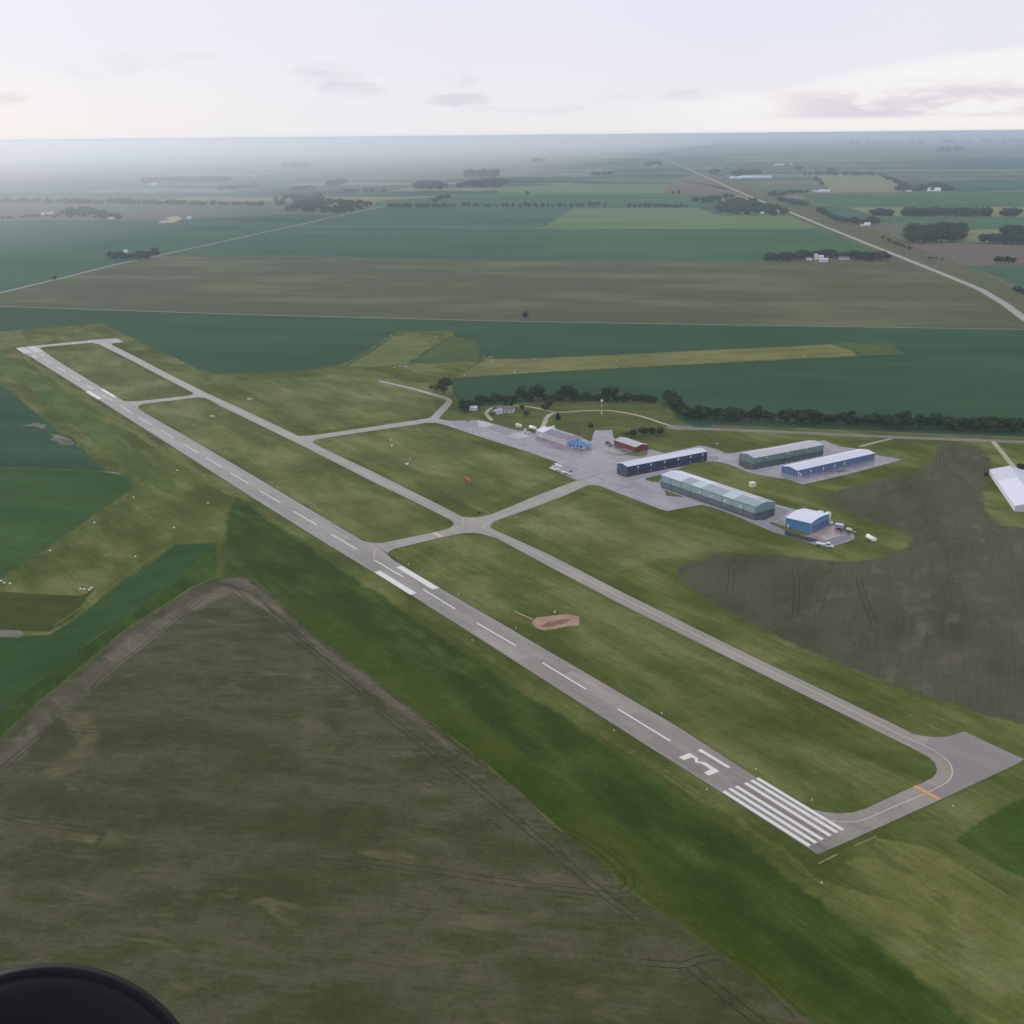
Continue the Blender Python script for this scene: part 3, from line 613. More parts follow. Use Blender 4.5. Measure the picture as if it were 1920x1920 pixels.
field('sand_patch', 'sand', 0.07, zm(600, 960, 3.5556, [(1408, 738), (1440, 705), (1530, 690), (1640, 680), (1700, 690), (1735, 700), (1728, 755), (1640, 765), (1570, 785), (1490, 794), (1430, 772)]), 1.0, 4, 0.9)
field('sand_patch', 'sand_dark', 0.08, zm(600, 960, 3.5556, [(1450, 772), (1500, 738), (1600, 712), (1680, 712), (1650, 738), (1540, 768)]), 1.5, 4, 0.8)
strip('sand_trail', 'sand', 0.065, zm(600, 960, 3.5556, [(1298, 662), (1340, 682), (1420, 718)]), 1.3)
field('pale_strip', 'pale_dash', 0.07, zm(1200, 1300, 2.667, [(885, 850), (985, 800), (992, 808), (893, 857)]), 0.25)
field('pale_strip', 'pale_dash', 0.07, zm(1200, 1300, 2.667, [(1066, 762), (1180, 712), (1187, 718), (1076, 768)]), 0.25)
for x, y, a, b in [(733, 825, 6, 4), (734, 835, 5, 5), (398, 780, 10, 3), (468, 748, 8, 2.5)]:
    field('bare_patch', 'gravel', 0.05, [(x + a * math.cos(k), y + b * math.sin(k)) for k in [j * math.pi / 4 for j in range(8)]], 3.5, 4, 1.6)

# --- pavement
A5 = lambda pts: zm(680, 660, 4, pts)
rw_left = [(1534, 1602.5), (1350, 1484.5), (1200, 1390), (963, 1238.5), (853, 1168), (774, 1118), (697, 1071), (600, 1012.5), (478, 936), (233, 780), (160.4, 733.8), (135, 717.5), (86.7, 687.4), (31, 652.5)]
rw_right = [(65, 648.6), (74, 653), (108, 677), (146, 700), (233, 752.5), (361.6, 825.6), (480, 895), (600, 966.5), (681.6, 1015), (754.7, 1060.5), (825, 1103), (937.5, 1168), (1061, 1240.5), (1267.5, 1361), (1416.7, 1457), (1522.5, 1517.5), (1590, 1577)]
def shoulder(px, d=2.2, z=0.085):
    """worn verge: a band along the pavement's edge, fading outwards"""
    ps = GL(px)
    if area(ps) < 0: ps = ps[::-1]
    ps = resample(ps, 14, True, 0.0); n = len(ps); vs = []; fs = []; ed = []
    for i in range(n):
        a, b = ps[i], ps[(i + 1) % n]; e = b - a
        if e.length < 0.05: continue
        e.normalize(); nr = Vector((e.y, -e.x)); zz = z + 0.0011 * (i % 29); k = len(vs)
        wv = d * (0.75 + 0.5 * mnoise.noise(Vector((a.x * 0.06, a.y * 0.06, 3.1)))); wv2 = d * (0.75 + 0.5 * mnoise.noise(Vector((b.x * 0.06, b.y * 0.06, 3.1))))
        vs += [(*(a - nr * 0.6), zz), (*(b - nr * 0.6), zz), (*(b + nr * wv2), zz), (*(a + nr * wv), zz)]; fs.append((k, k + 1, k + 2, k + 3)); ed += [1.0, 1.0, 0.0, 0.0]
    me = mesh('shoulder', vs, fs); at = me.attributes.new('edge', 'FLOAT', 'POINT'); at.data.foreach_set('value', ed)
    o = link('shoulder', me, MAT['shoulder']); o['kind'] = 'structure'
gm('shoulder', [lin(78, 76, 56), lin(92, 88, 66), lin(70, 72, 48)], 8, RW_AZ, 4, 1.0)
rw_px = rw_left + rw_right
shoulder(rw_px)
runway = field('runway', 'runway', 0.14, rw_px)
along_v = Vector((math.cos(RW_AZ), math.sin(RW_AZ)))
near_tx = [(1534, 1603), (1590, 1577)] + zm(1200, 1300, 2.667, [(860, 580), (920, 594), (990, 602), (1060, 597), (1130, 577), (1250, 520), (1370, 466)]) + zm(1640, 1340, 6.857, [(600, 885), (740, 815), (785, 765), (803, 705), (770, 620), (690, 545), (500, 445), (0, 195)]) \
    + [(1400, 1250), (1160, 1131), (1030, 1062.5), (932.5, 1010), (902.5, 1001), (890, 999.5), (882.5, 999.3), (865, 1000.5), (830, 1007.5), (752.5, 1026), (737.5, 1030), (727.5, 1036), (729, 1042.5), (742.5, 1054), (754.7, 1060.5), (681.6, 1015), (700, 1018), (717.5, 1018), (810, 999), (842.5, 991), (851, 984), (850, 979), (840, 972.5), (780, 942.5)] \
    + [(691, 899.4), (640, 873), (581.3, 843.1), (460, 783.8), (417, 763), (395, 751), (385, 746.6), (375, 745.4), (364.5, 745.6), (335, 749.6), (271, 757), (262, 759.5), (258.8, 762.5), (261, 767), (268, 771.4), (233, 752.5), (242, 753), (262.5, 752), (344, 743.3), (357, 741.3), (362.5, 739), (361.8, 736.8), (350, 730.6), (320, 714.5), (291.6, 700), (260, 683), (189.6, 647.6), (180, 644), (169, 643), (81, 650.5), (74, 653), (65, 648.4)] \
    + [(135.4, 641.5), (178.7, 637), (219.4, 634.4), (232.2, 641.2), (222, 642.6), (211, 643.6), (208.8, 645), (211, 647.6), (260, 672), (313.5, 700), (387.9, 737.3), (460, 770.2), (559.4, 817.6), (578.8, 817.2), (626, 811), (700, 800), (800, 785), (807.5, 782.5), (812, 778), (835, 754), (836, 751.5), (834, 749), (770, 729.5), (709, 715.5), (713, 713.5), (775, 727.5), (838, 744.5), (846, 749), (847.8, 753), (845, 760), (823, 785)] \
    + [(823, 788), (815, 793), (800, 793), (680, 810.5), (603.8, 821.9), (592, 824.5), (586.5, 827.5), (586.3, 830.6), (601.3, 838.8), (700, 885), (780, 925), (840, 955), (866, 969), (880, 970.2), (897.5, 970), (920, 965), (955, 951), (1005, 930), (1080, 901.5), (1110, 890), (1125, 911), (1110, 909.5), (1100, 911), (1055, 931), (980, 959), (932.5, 975.5), (924, 980), (919.5, 986), (921, 991), (932.5, 996), (1030, 1040), (1160, 1107.5), (1400, 1226), (1640, 1341)] \
    + zm(1640, 1340, 6.857, [(250, 125), (480, 245), (600, 272), (740, 290), (860, 292), (950, 280), (1040, 255), (1110, 228), (1160, 222), (1550, 405), (1920, 575), (1840, 630), (870, 1085), (370, 1310)])
# the pavement outline touches the runway along its edge, so it lies a little lower
shoulder(near_tx, 1.6)
taxiway = field('taxiway', 'taxiway', 0.125, near_tx)
pad = field('turn_pad', 'pad', 0.135, zm(1640, 1340, 6.857, [(700, 290), (860, 292), (950, 280), (1040, 255), (1110, 228), (1160, 222), (1550, 405), (1920, 575), (1840, 630), (870, 1085), (640, 985), (900, 870), (985, 790), (985, 690), (900, 580), (800, 500), (640, 400)]))
Z1 = lambda pts: zm(800, 720, 8, pts); Z2 = lambda pts: zm(1000, 760, 8, pts); Z3 = lambda pts: zm(1140, 760, 8, pts); Z6 = lambda pts: zm(1360, 760, 6.4, pts); Z7 = lambda pts: zm(1400, 880, 6.857, pts)
apron_px = [(806, 783), (823, 786), (845, 789.5), (880, 788), (897, 788), (912, 791), (940, 799.5), (965, 806.5), (985, 807), (1000, 812), (1030, 800), (1092, 822), (1108, 829), (1113, 812), (1116, 806.8), (1148, 806.5), (1150, 820), (1160, 832), (1192, 850), (1215, 843), (1222, 843), (1246, 850), (1311, 836), (1326, 838), (1345, 843), (1360, 850), (1376, 850), (1400, 845), (1545, 826), (1575, 838), (1610, 842), (1641, 853), (1692, 862), (1600, 887), (1505, 909), (1480, 900), (1430, 892), (1400, 885), (1370, 872), (1352, 867), (1330, 865), (1300, 867), (1278, 877), (1262, 884), (1240, 890), (1214, 896), (1209, 899), (1222, 904), (1240, 905), (1250, 930), (1455, 946), (1490, 955), (1540, 965), (1552, 975), (1570, 990), (1600, 1001), (1603, 1010), (1585, 1018), (1550, 1027), (1538, 1025), (1500, 1012), (1450, 998), (1415, 983), (1390, 972), (1360, 960), (1330, 950), (1315, 946.5), (1280, 953), (1252, 958.5), (1240, 956), (1160, 925), (1125, 911.5), (1108, 905), (1080, 900), (1045, 885), (1030, 878), (1045, 867), (1038, 864.5), (1000, 851), (900, 819), (835, 797), (815, 792.5)]
shoulder(apron_px, 1.5)
apron = field('apron', 'apron', 0.15, apron_px)
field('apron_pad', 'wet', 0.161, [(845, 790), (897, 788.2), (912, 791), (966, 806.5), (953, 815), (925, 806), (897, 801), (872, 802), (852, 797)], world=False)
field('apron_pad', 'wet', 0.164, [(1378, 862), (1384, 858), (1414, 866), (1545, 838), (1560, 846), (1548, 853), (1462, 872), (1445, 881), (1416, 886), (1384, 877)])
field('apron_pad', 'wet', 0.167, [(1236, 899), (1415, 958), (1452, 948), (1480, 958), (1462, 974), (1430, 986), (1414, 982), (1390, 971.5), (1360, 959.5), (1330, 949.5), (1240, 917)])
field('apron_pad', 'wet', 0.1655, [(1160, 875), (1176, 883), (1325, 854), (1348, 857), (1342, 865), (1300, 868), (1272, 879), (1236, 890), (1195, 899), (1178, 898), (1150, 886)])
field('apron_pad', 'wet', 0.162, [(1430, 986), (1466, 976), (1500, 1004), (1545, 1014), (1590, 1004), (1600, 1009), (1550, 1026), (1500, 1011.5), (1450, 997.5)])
field('concrete_pad', 'concrete', 0.17, Z1([(765, 548), (880, 565), (1010, 615), (880, 655), (770, 635)]))
field('concrete_pad', 'concrete', 0.17, Z1([(1215, 775), (1380, 728), (1450, 730), (1560, 775), (1500, 800), (1340, 828)]))
field('concrete_pad', 'concrete_tan', 0.17, Z7([(825, 838), (900, 800), (1100, 730), (1160, 765), (1240, 845), (1020, 908)]))
field('grass_patch', 'grass', 0.17, Z7([(285, 690), (330, 680), (505, 745), (820, 835), (770, 858), (690, 850), (500, 790)]), 1.0)
strip('kerb', 'concrete', 0.18, zm(1080, 780, 9.6, [(280, 500), (420, 590), (560, 650), (730, 705), (830, 690), (920, 660)]), 0.5)
field('planting_bed', 'olive', 0.175, zm(1080, 780, 9.6, [(440, 600), (560, 645), (730, 698), (830, 685), (900, 668), (1000, 650), (1080, 655), (1280, 650), (1230, 720), (1100, 735), (900, 700), (740, 715), (560, 660)]), 1.0)
strip('joint', 'track', 0.155, Z1([(780, 640), (1000, 690), (1240, 775), (1350, 830)]), 0.35)
strip('joint', 'track', 0.155, Z3([(90, 1290), (300, 1220), (480, 1160)]), 0.4)
strip('joint', 'track', 0.155, Z2([(650, 1130), (800, 1100), (940, 1050)]), 0.6)
# roads round the buildings
strip('entrance_road', 'road', 0.09, [(1255, 799.5), (1290, 803), (1400, 807.5), (1500, 811.5), (1680, 820), (1920, 829), (2100, 837)], 9.0, 2)
field('road_corner', 'road', 0.08, [(1246, 803), (1262, 797), (1300, 800), (1310, 807), (1270, 806)], 0)
strip('gravel_drive', 'gravel_road', 0.10, zm(900, 730, 12, [(760, 370), (900, 375), (1100, 395), (1300, 430), (1480, 475), (1700, 512), (1920, 515)]) + [(1090, 770.5), (1130, 769.5), (1160, 772), (1200, 780), (1240, 793), (1258, 799)], 3.6, 2)
strip('gravel_drive', 'gravel_road', 0.10, zm(900, 730, 12, [(1700, 515), (1600, 560), (1510, 620), (1460, 740), (1400, 870), (1360, 930)]), 4.5, 2)
strip('gravel_drive', 'gravel_road', 0.105, zm(900, 730, 12, [(510, 380), (400, 395), (250, 430), (170, 490), (160, 560), (200, 630), (270, 700)]), 4.0, 3)
field('gravel_yard', 'gravel_road', 0.10, zm(900, 730, 12, [(80, 540), (150, 515), (180, 560), (210, 640), (240, 690), (180, 640)]))
strip('gravel_drive', 'gravel_road', 0.10, [(1862, 828), (1872, 840), (1890, 862), (1908, 884), (1935, 915)], 4.2)
strip('gravel_drive', 'gravel_road', 0.09, zm(1440, 660, 4, [(690, 710), (780, 685), (860, 665), (930, 650)]), 3.2)

# --- wear on the runway: overlays, sealed cracks
RW0 = G((1548.7, 1572.2)); across = Vector((along_v.y, -along_v.x))
rwp = lambda s_, t_: RW0 + along_v * s_ + across * t_
for s0, s1, t0, t1, mt in [(60, 96, -8.4, -0.4, 'patch_dark'), (118, 170, 0.6, 8.2, 'patch_light'), (196, 240, -8.0, -1.0, 'patch_light'), (262, 318, 0.8, 8.0, 'patch_dark'), (352, 384, -7.6, 7.6, 'patch_dark'), (414, 470, 0.6, 7.8, 'patch_light'), (505, 560, -7.4, -0.8, 'patch_dark'), (600, 690, 0.8, 7.4, 'patch_light'), (735, 800, -7.2, -0.8, 'patch_light'), (850, 900, 0.8, 7.0, 'patch_dark'), (960, 1060, -7.0, -0.8, 'patch_light'), (6, 50, -1.2, 1.2, 'patch_dark')]:
    field('asphalt_patch', mt, 0.146, resample([rwp(s0, t0), rwp(s1, t0), rwp(s1, t1), rwp(s0, t1)], 6, True, 0.12, s0), world=True, parent=runway)
wr = random.Random(3)
for k in range(34):
    s0 = 8 + k * 31 + wr.uniform(-9, 9); t0, t1 = (-8.0, 7.8) if wr.random() < 0.6 else ((-8.0, wr.uniform(-2, 4)) if wr.random() < 0.5 else (wr.uniform(-4, 2), 7.8)); sk = wr.uniform(-4, 4)
    strip('sealed_crack', 'crack_seal', 0.152, [rwp(s0 + sk * j / 4 + wr.uniform(-0.5, 0.5), t0 + (t1 - t0) * j / 4) for j in range(5)], 0.22, world=True, parent=runway)
for t0 in (-4.1, 3.9):
    for k in range(9):
        s0 = 20 + k * 120 + wr.uniform(-20, 20); strip('sealed_crack', 'crack_seal', 0.153, [rwp(s0 + j * 9, t0 + wr.uniform(-0.25, 0.25)) for j in range(7)], 0.18, world=True, parent=runway)

# --- painted markings, parts of the runway
def quad(name, mat, px, z, parent): return field(name, mat, z, px, parent=parent)
def bar(name, mat, a, b, width, z, parent):
    a, b = G(a), G(b); d = (b - a).normalized(); nr = Vector((-d.y, d.x)) * width / 2
    return field(name, mat, z, [a - nr, b - nr, b + nr, a + nr], world=True, parent=parent)
DASH = [((1257, 1390), (1159, 1330)), ((1099, 1293), (1017, 1243)), ((967, 1211), (895, 1169)), ((853, 1142), (793, 1105)), ((756, 1082), (701, 1050)), ((669, 1030), (621, 1002)), ((593, 984), (550, 959)), ((526, 943), (488, 921)), ((466, 907), (432, 887)), ((416.4, 876.7), (386.7, 859)), ((372.7, 849.6), (343.5, 833)), ((327.2, 822), (301, 807)), ((284.6, 797), (260.2, 783)), ((247, 773.8), (225.8, 760.5)), ((211.7, 752), (192, 741)), ((177.3, 730.8), (161.7, 721.4)), ((150, 714.4), (132.8, 704.2)), ((122.7, 697), (107, 688)), ((96.9, 680.8), (80.5, 671.9))]
ZM = 0.16
for a, b in DASH: bar('centreline_dash', 'white_paint', a, b, 0.95, ZM, runway)
nearS = zm(1200, 1300, 2.667, [(848, 764), (880, 749), (912, 733), (952, 714), (985, 697), (1015, 685)])
farS = zm(1200, 1300, 2.667, [(418, 491), (448, 477), (480, 465), (526, 449), (557, 436), (586, 425)])
for a, b in zip(nearS, farS): bar('threshold_stripe', 'white_paint', a, b, 1.75, ZM, runway)
for a, b in zip(zm(0, 620, 7.385, [(232, 244), (270, 237), (312, 231), (385, 225), (425, 220), (460, 214)]), zm(0, 620, 7.385, [(350, 318), (392, 313), (432, 305), (503, 303), (540, 298), (575, 290)])): bar('threshold_stripe', 'white_paint', a, b, 1.75, ZM, runway)
N1 = zm(1240, 1380, 12, [(820, 330), (890, 295), (1565, 712), (1500, 730), (930, 392), (880, 375)])
N3 = zm(1240, 1380, 12, [(390, 485), (630, 385), (830, 515), (825, 580), (985, 597), (1310, 800), (1070, 900), (960, 830), (1105, 755), (905, 627), (760, 605), (750, 520), (690, 485), (510, 548)])
along = Vector((math.cos(RW_AZ), math.sin(RW_AZ)))
for px, far_c in ((N1, (80.8, 666.4)), (N3, (66.8, 668.4))):
    quad('runway_numeral', 'white_paint', px, ZM, runway)
    ps = GL(px); c = sum(ps, Vector((0, 0))) / len(ps); fc = G(far_c)
    field('runway_numeral', 'white_paint', ZM, [fc - (p - c) for p in ps], world=True, parent=runway)
for px in (zm(600, 960, 3.5556, [(362, 403), (400, 392), (645, 543), (602, 554)]), zm(600, 960, 3.5556, [(508, 369), (545, 360), (797, 508), (749, 518)]),
           zm(0, 580, 6.4, [(1025, 990), (1075, 980), (1228, 1071), (1175, 1083)]), zm(0, 580, 6.4, [(1205, 966), (1245, 957), (1405, 1052), (1355, 1056)])):
    quad('aiming_point_bar', 'white_paint', px, ZM, runway)
def polyline(name, mat, px, wd, z, parent, sm=3): return strip(name, mat, z, px, wd, sm, parent=parent)
polyline('guide_line', 'yellow_line', [(1522, 1531), (1545, 1538)] + zm(1200, 1300, 2.667, [(960, 640), (1040, 646), (1110, 636), (1200, 600), (1300, 555)]) + zm(1640, 1340, 6.857, [(450, 1105), (640, 1020), (760, 965), (900, 890), (975, 820), (998, 740), (985, 670), (940, 600), (830, 510), (700, 430), (300, 250), (0, 95)]) + [(1520, 1294), (1400, 1237), (1160, 1118), (1030, 1050), (940, 1006), (905, 990)], 0.55, ZM + 0.02, taxiway)
polyline('guide_line', 'yellow_line', A5([(740, 1240), (755, 1265), (750, 1300)]) + [(850, 992), (820, 1003), (760, 1017), (712, 1026), (703, 1034), (701, 1046)], 0.5, ZM, taxiway)
polyline('guide_line', 'yellow_line', [(905, 990), (910, 983), (925, 976), (980, 952), (1030, 931), (1090, 906)], 0.5, ZM, taxiway)
polyline('guide_line', 'yellow_line', [(866, 980), (780, 934), (680, 885), (580, 834), (460, 777), (313, 707), (215, 655)], 0.5, ZM, taxiway)
def hold(px, mat='hold_paint', n=9):
    a, b, c, d = GL(px)      # long sides a-b and d-c
    h = field('holding_line', mat, ZM + 0.03, [a, b, b.lerp(c, 0.5), a.lerp(d, 0.5)], world=True, parent=taxiway)
    for k in range(n):
        t0, t1 = (k + 0.15) / n, (k + 0.8) / n
        field('holding_dash', mat, ZM + 0.035, [a.lerp(b, t0).lerp(d.lerp(c, t0), 0.55), a.lerp(b, t1).lerp(d.lerp(c, t1), 0.55), a.lerp(b, t1).lerp(d.lerp(c, t1), 1), a.lerp(b, t0).lerp(d.lerp(c, t0), 1)], world=True, parent=taxiway)
hold(zm(1640, 1340, 6.857, [(530, 912), (858, 1086), (795, 1106), (478, 932)]))
hold(zm(600, 960, 3.5556, [(768, 136), (820, 164), (795, 170), (740, 140)]), 'hold_pale')
hold(zm(0, 700, 3.429, [(1140, 153), (1158, 160), (1138, 163), (1122, 157)]), 'hold_pale', 4)
hold(zm(0, 620, 7.385, [(1030, 158), (1065, 172), (1010, 182), (985, 168)]), 'hold_pale', 4)

# ------------------------------------------------------------------ hangars
def frame(A, B, C=None, W=None):
    """A near corner, B far end of the long wall, C end of the short wall (pixels of their feet)"""
    a, b = G(A), G(B); ex = (b - a); L = ex.length; ex.normalize(); ey = Vector((-ex.y, ex.x)); sg = 1
    if C is not None:
        w_ = (G(C) - a).dot(ey); sg = 1 if w_ > 0 else -1
        if W is None: W = abs(w_)
    return a, math.atan2(ex.y, ex.x), L, W, sg
def hangar(name, label, cat, A, B, C, h, rise, wall, roof, W=None, sg=None, bays=7, door=None, walk=(), arch=False, roof_mats=None, over=0.35, trim='white', long_doors=True, back_doors=False, group=None, end_door=None, base=0.17):
    a, rz, L, W, s = frame(A, B, C, W)
    if sg is not None: s = sg
    r = empty(name, (a.x, a.y, 0), rz, label, cat, group)
    top = lambda y: h + rise * ((1 - (2 * y / W - 1) ** 2) if arch else (1 - abs(2 * y / W - 1)))
    ys = [W * k / 12 for k in range(13)] if arch else [0, W / 2, W]
    prof = [(0, 0)] + [(y, top(y)) for y in ys] + [(W, 0)]
    Y = lambda pr: [(y * s, z) for y, z in pr]
    MB().prism(Y(prof), 0, L).build('wall', wall, r)
    # roof, one piece per bay
    nb = bays if roof_mats else 1
    ro = [(-over, top(0) - over * 0.1)] + [(y, top(y) + 0.02) for y in ys[1:-1]] + [(W + over, top(W) - over * 0.1)]
    if not arch: ro = [(-over, h - over * 2 * rise / W), (W / 2, h + rise), (W + over, h - over * 2 * rise / W)]
    up = [(y, z + 0.22) for y, z in ro]; lo = [(y, z + 0.04) for y, z in ro][::-1]
    half = len(ro) // 2
    for k in range(nb):
        x0 = -over if k == 0 else L * k / nb + 0.02; x1 = L + over if k == nb - 1 else L * (k + 1) / nb - 0.02
        if roof_mats:
            f = up[:half + 1] + lo[half:] if not arch else None
            bk = up[half:] + lo[:half + 1]
            MB().prism(Y(f), x0, x1).build('roof_panel', roof_mats[k % len(roof_mats)][0], r)
            MB().prism(Y(bk), x0, x1).build('roof_panel', roof_mats[k % len(roof_mats)][1], r)
        else:
            MB().prism(Y(up + lo), x0, x1).build('roof', roof, r)
    if not arch: MB().prism(Y([(W / 2 - 0.45, h + rise + 0.20), (W / 2, h + rise + 0.30), (W / 2 + 0.45, h + rise + 0.20), (W / 2, h + rise + 0.10)]), -over - 0.02, L + over + 0.02).build('ridge_cap', S['white_roof'], r)
    for y in (0, W):
        yy = (y - 0.08 if y == 0 else y + 0.08) * s
        MB().box(-0.06, L + 0.06, min(yy - 0.06, yy + 0.06), max(yy - 0.06, yy + 0.06), h - 0.35, h - 0.1).build('eave_trim', S[trim], r)
    for x in (-0.06, L + 0.06):
        for y in (-0.06, W + 0.06): MB().box(x - 0.14, x + 0.14, y * s - 0.14, y * s + 0.14, 0, h - 0.36).build('corner_trim', S[trim], r)
    if door is not None:
        bl = L / bays
        for k in range(bays):
            for side in ((0,) if not back_doors else (0, 1)):
                x0, x1 = k * bl + bl * 0.07, (k + 1) * bl - bl * 0.07
                yb = -0.10 * s if side == 0 else (W + 0.10) * s
                d_ = MB()
                for z0, z1 in ((0.1, h * 0.42), (h * 0.44, h * 0.82)):
                    d_.box(x0, x1, min(yb, yb + 0.09 * s), max(yb, yb + 0.09 * s), z0, z1)
                d_.build('hangar_door', door, r)
    for x, zz, hh in walk:
        x = x * L; MB().box(x - 0.6, x + 0.6, min(-0.18 * s, -0.02 * s), max(-0.18 * s, -0.02 * s), zz, zz + hh).build('walk_door', S['white'], r)
    if end_door:
        e0, e1, dz, mt = end_door
        MB().box(L + 0.01 if e1 > 0 else -0.14, L + 0.14 if e1 > 0 else -0.01, min(W * 0.1 * s, W * 0.9 * s), max(W * 0.1 * s, W * 0.9 * s), 0.1, dz).build('end_door', mt, r)
    return r
HG = 'metal hangars on the airfield'
hangar('hangar', 'long narrow navy blue hangar with a white roof beside the wet apron', 'hangar', (1176, 885), (1325, 856), (1162.5, 877.5), 4.3, 1.3, S['navy_wall'], S['white_roof'], door=S['navy_door'], walk=[(0.13, 1.4, 1.9), (0.29, 1.4, 1.9), (0.46, 1.4, 1.9), (0.63, 1.4, 1.9), (0.79, 1.4, 1.9), (0.945, 1.4, 1.9)], group=HG, trim='navy_wall')
hangar('hangar', 'long pale green hangar with patchwork roof sheets facing the runway', 'hangar', (1415.5, 963), (1240, 902.5), (1450, 953), 5.0, 1.7, S['aqua_wall'], S['green_roof'], bays=9, door=S['aqua_door'], roof_mats=[(S['green_roof'], S['green_roof']), (S['green_roof'], S['beige_roof']), (S['pale_roof'], S['beige_roof']), (S['green_roof'], S['beige_roof']), (S['green_roof'], S['beige_roof']), (S['pale_roof'], S['white_roof']), (S['green_roof'], S['white_roof']), (S['mist_roof'], S['white_roof']), (S['mist_roof'], S['white_roof'])], walk=[(0.14, 0.9, 2.0), (0.30, 0.9, 2.0), (0.44, 0.9, 2.0), (0.56, 0.9, 2.0)], group=HG, trim='aqua_door')
hangar('hangar', 'grey green hangar with a beige roof, farthest row from the runway', 'hangar', (1414, 870), (1543, 845), (1384, 861.5), 4.9, 1.6, S['green_wall'], S['beige_roof'], door=S['green_door'], bays=7, walk=[(0.17, 3.2, 1.3), (0.47, 3.2, 1.3), (0.75, 3.2, 1.3)], group=HG, trim='green_wall')
hangar('hangar', 'bright blue hangar with a white roof and white corner doors', 'hangar', (1494, 894), (1639, 861), (1461, 886.5), 5.0, 1.4, S['blue_wall'], S['white_roof'], door=S['blue_door'], bays=7, walk=[(0.02, 0.3, 3.4), (0.045, 0.3, 2.2), (0.17, 1.0, 2.2), (0.33, 1.0, 2.2), (0.475, 1.0, 2.2), (0.60, 1.0, 2.2)], group=HG, trim='blue_wall')
hangar('hangar', 'small blue hangar with an arched white roof at the end of the apron', 'hangar', (1519.6, 999), (1473, 988), (1550, 980.6), 6.6, 1.5, S['sky_wall'], S['white_roof'], arch=True, bays=1, group=HG, trim='pale_blue', end_door=(0, -1, 4.6, S['blue_door']), walk=[(0.9, 0.2, 2.1)])
hangar('terminal_hangar', 'cream walled hangar with a grey and white roof beside the blue office', 'hangar', (1062.5, 836), (1005.6, 818), (1089, 830), 5.4, 2.2, S['cream_wall'], S['dark_roof'], bays=4, roof_mats=[(S['dark_roof'], S['dark_roof']), (S['dark_roof'], S['dark_roof']), (S['dark_roof'], S['dark_roof']), (S['white_roof'], S['white_roof'])], walk=[(0.06, 0.2, 2.2), (0.80, 0.6, 3.0), (0.86, 0.6, 3.0)], group=HG, trim='white')
red = hangar('red_building', 'dark red shed with a grey ridged roof beside the parked cars', 'shed', (1191, 847.5), (1152, 834), (1214, 846), 4.2, 1.6, S['red_wall'], S['grey_roof'], W=13.0, bays=1, trim='red_wall')
rl = frame((1191, 847.5), (1152, 834), (1214, 846), 13.0)
for k in range(6):   # white capped ribs along the near gable
    y0 = rl[4] * (1.2 + 1.9 * k); zt = 4.2 + 1.6 * (1 - abs(2 * (1.2 + 1.9 * k) / 13 - 1))
    MB().box(-0.9, 0.6, min(y0, y0 + rl[4] * 0.9), max(y0, y0 + rl[4] * 0.9), zt + 0.24, zt + 0.6).build('roof_rib', S['white'], red)
barn = hangar('barn', 'long white barn cut by the right edge of the picture', 'barn', (1902, 959), (1855, 890), (1990, 940), 4.0, 3.4, S['white_wall'], S['mist_roof'], W=27.0, sg=-1, bays=6, roof_mats=[(S['white_roof'], S['white_roof']), (S['white_roof'], S['white_roof']), (S['white_roof'], S['mist_roof']), (S['white_roof'], S['mist_roof']), (S['mist_roof'], S['mist_roof']), (S['mist_roof'], S['mist_roof'])], trim='white')

# pale band across the arched hangar's door
for o in [o for o in bpy.data.objects if o.name.startswith('hangar') and o.get('label', '').startswith('small blue hangar')]:
    sg_ = frame((1519.6, 999), (1473, 988), (1550, 980.6)); y0, y1 = sorted((sg_[4] * sg_[3] * 0.08, sg_[4] * sg_[3] * 0.92))
    MB().box(-0.22, -0.15, y0, y1, 4.7, 5.3).build('door_header', S['pale_blue'], o)
    for k in range(1, 6): MB().box(-0.2, -0.145, y0 + (y1 - y0) * k / 6 - 0.06, y0 + (y1 - y0) * k / 6 + 0.06, 0.15, 4.6).build('door_seam', S['navy_wall'], o)
# blue roofed office
a, rz, L, W, s = frame((1066, 839), (1103, 838), None, 10.0)
c0 = G((1064, 838))
off = empty('office', (c0.x, c0.y, 0), math.radians(-30), 'low office with a bright blue hipped roof against the cream hangar', 'office')
MB().box(0, 17, 0, 9, 0, 2.9).build('wall', S['white_wall'], off)
MB().add([(-1.2, -1.4, 2.9), (18.2, -1.4, 2.9), (18.2, 10, 2.9), (-1.2, 10, 2.9), (4.5, 4.3, 5.2), (12.5, 4.3, 5.2)], [(0, 3, 2, 1), (0, 1, 5, 4), (1, 2, 5), (2, 3, 4, 5), (3, 0, 4)]).build('roof', S['blue_roof'], off)
for x in (1.5, 5.0, 8.5, 12.0):
    wd = MB().box(x, x + 2.0, -0.08, 0.02, 0.9, 2.2).build('window', S['glass'], off)
    MB().box(x - 0.12, x + 2.12, -0.06, 0.01, 0.78, 0.9).build('sill', S['white'], wd)
MB().box(14.6, 15.7, -0.08, 0.02, 0.1, 2.2).build('door', S['white'], off)
MB().box(5.6, 6.6, 6.2, 7.0, 3.8, 5.7).build('chimney', S['dark'], off)
c1 = G((1100, 840))
gz = empty('canopy', (c1.x, c1.y, 0), 0.0, 'round blue canopy on white posts beside the blue office', 'canopy')
MB().lathe([(0.0, 4.3), (1.2, 3.9), (4.4, 2.9), (4.5, 2.7), (4.3, 2.7), (0, 2.8)], 12).build('roof', S['blue_awning'], gz)
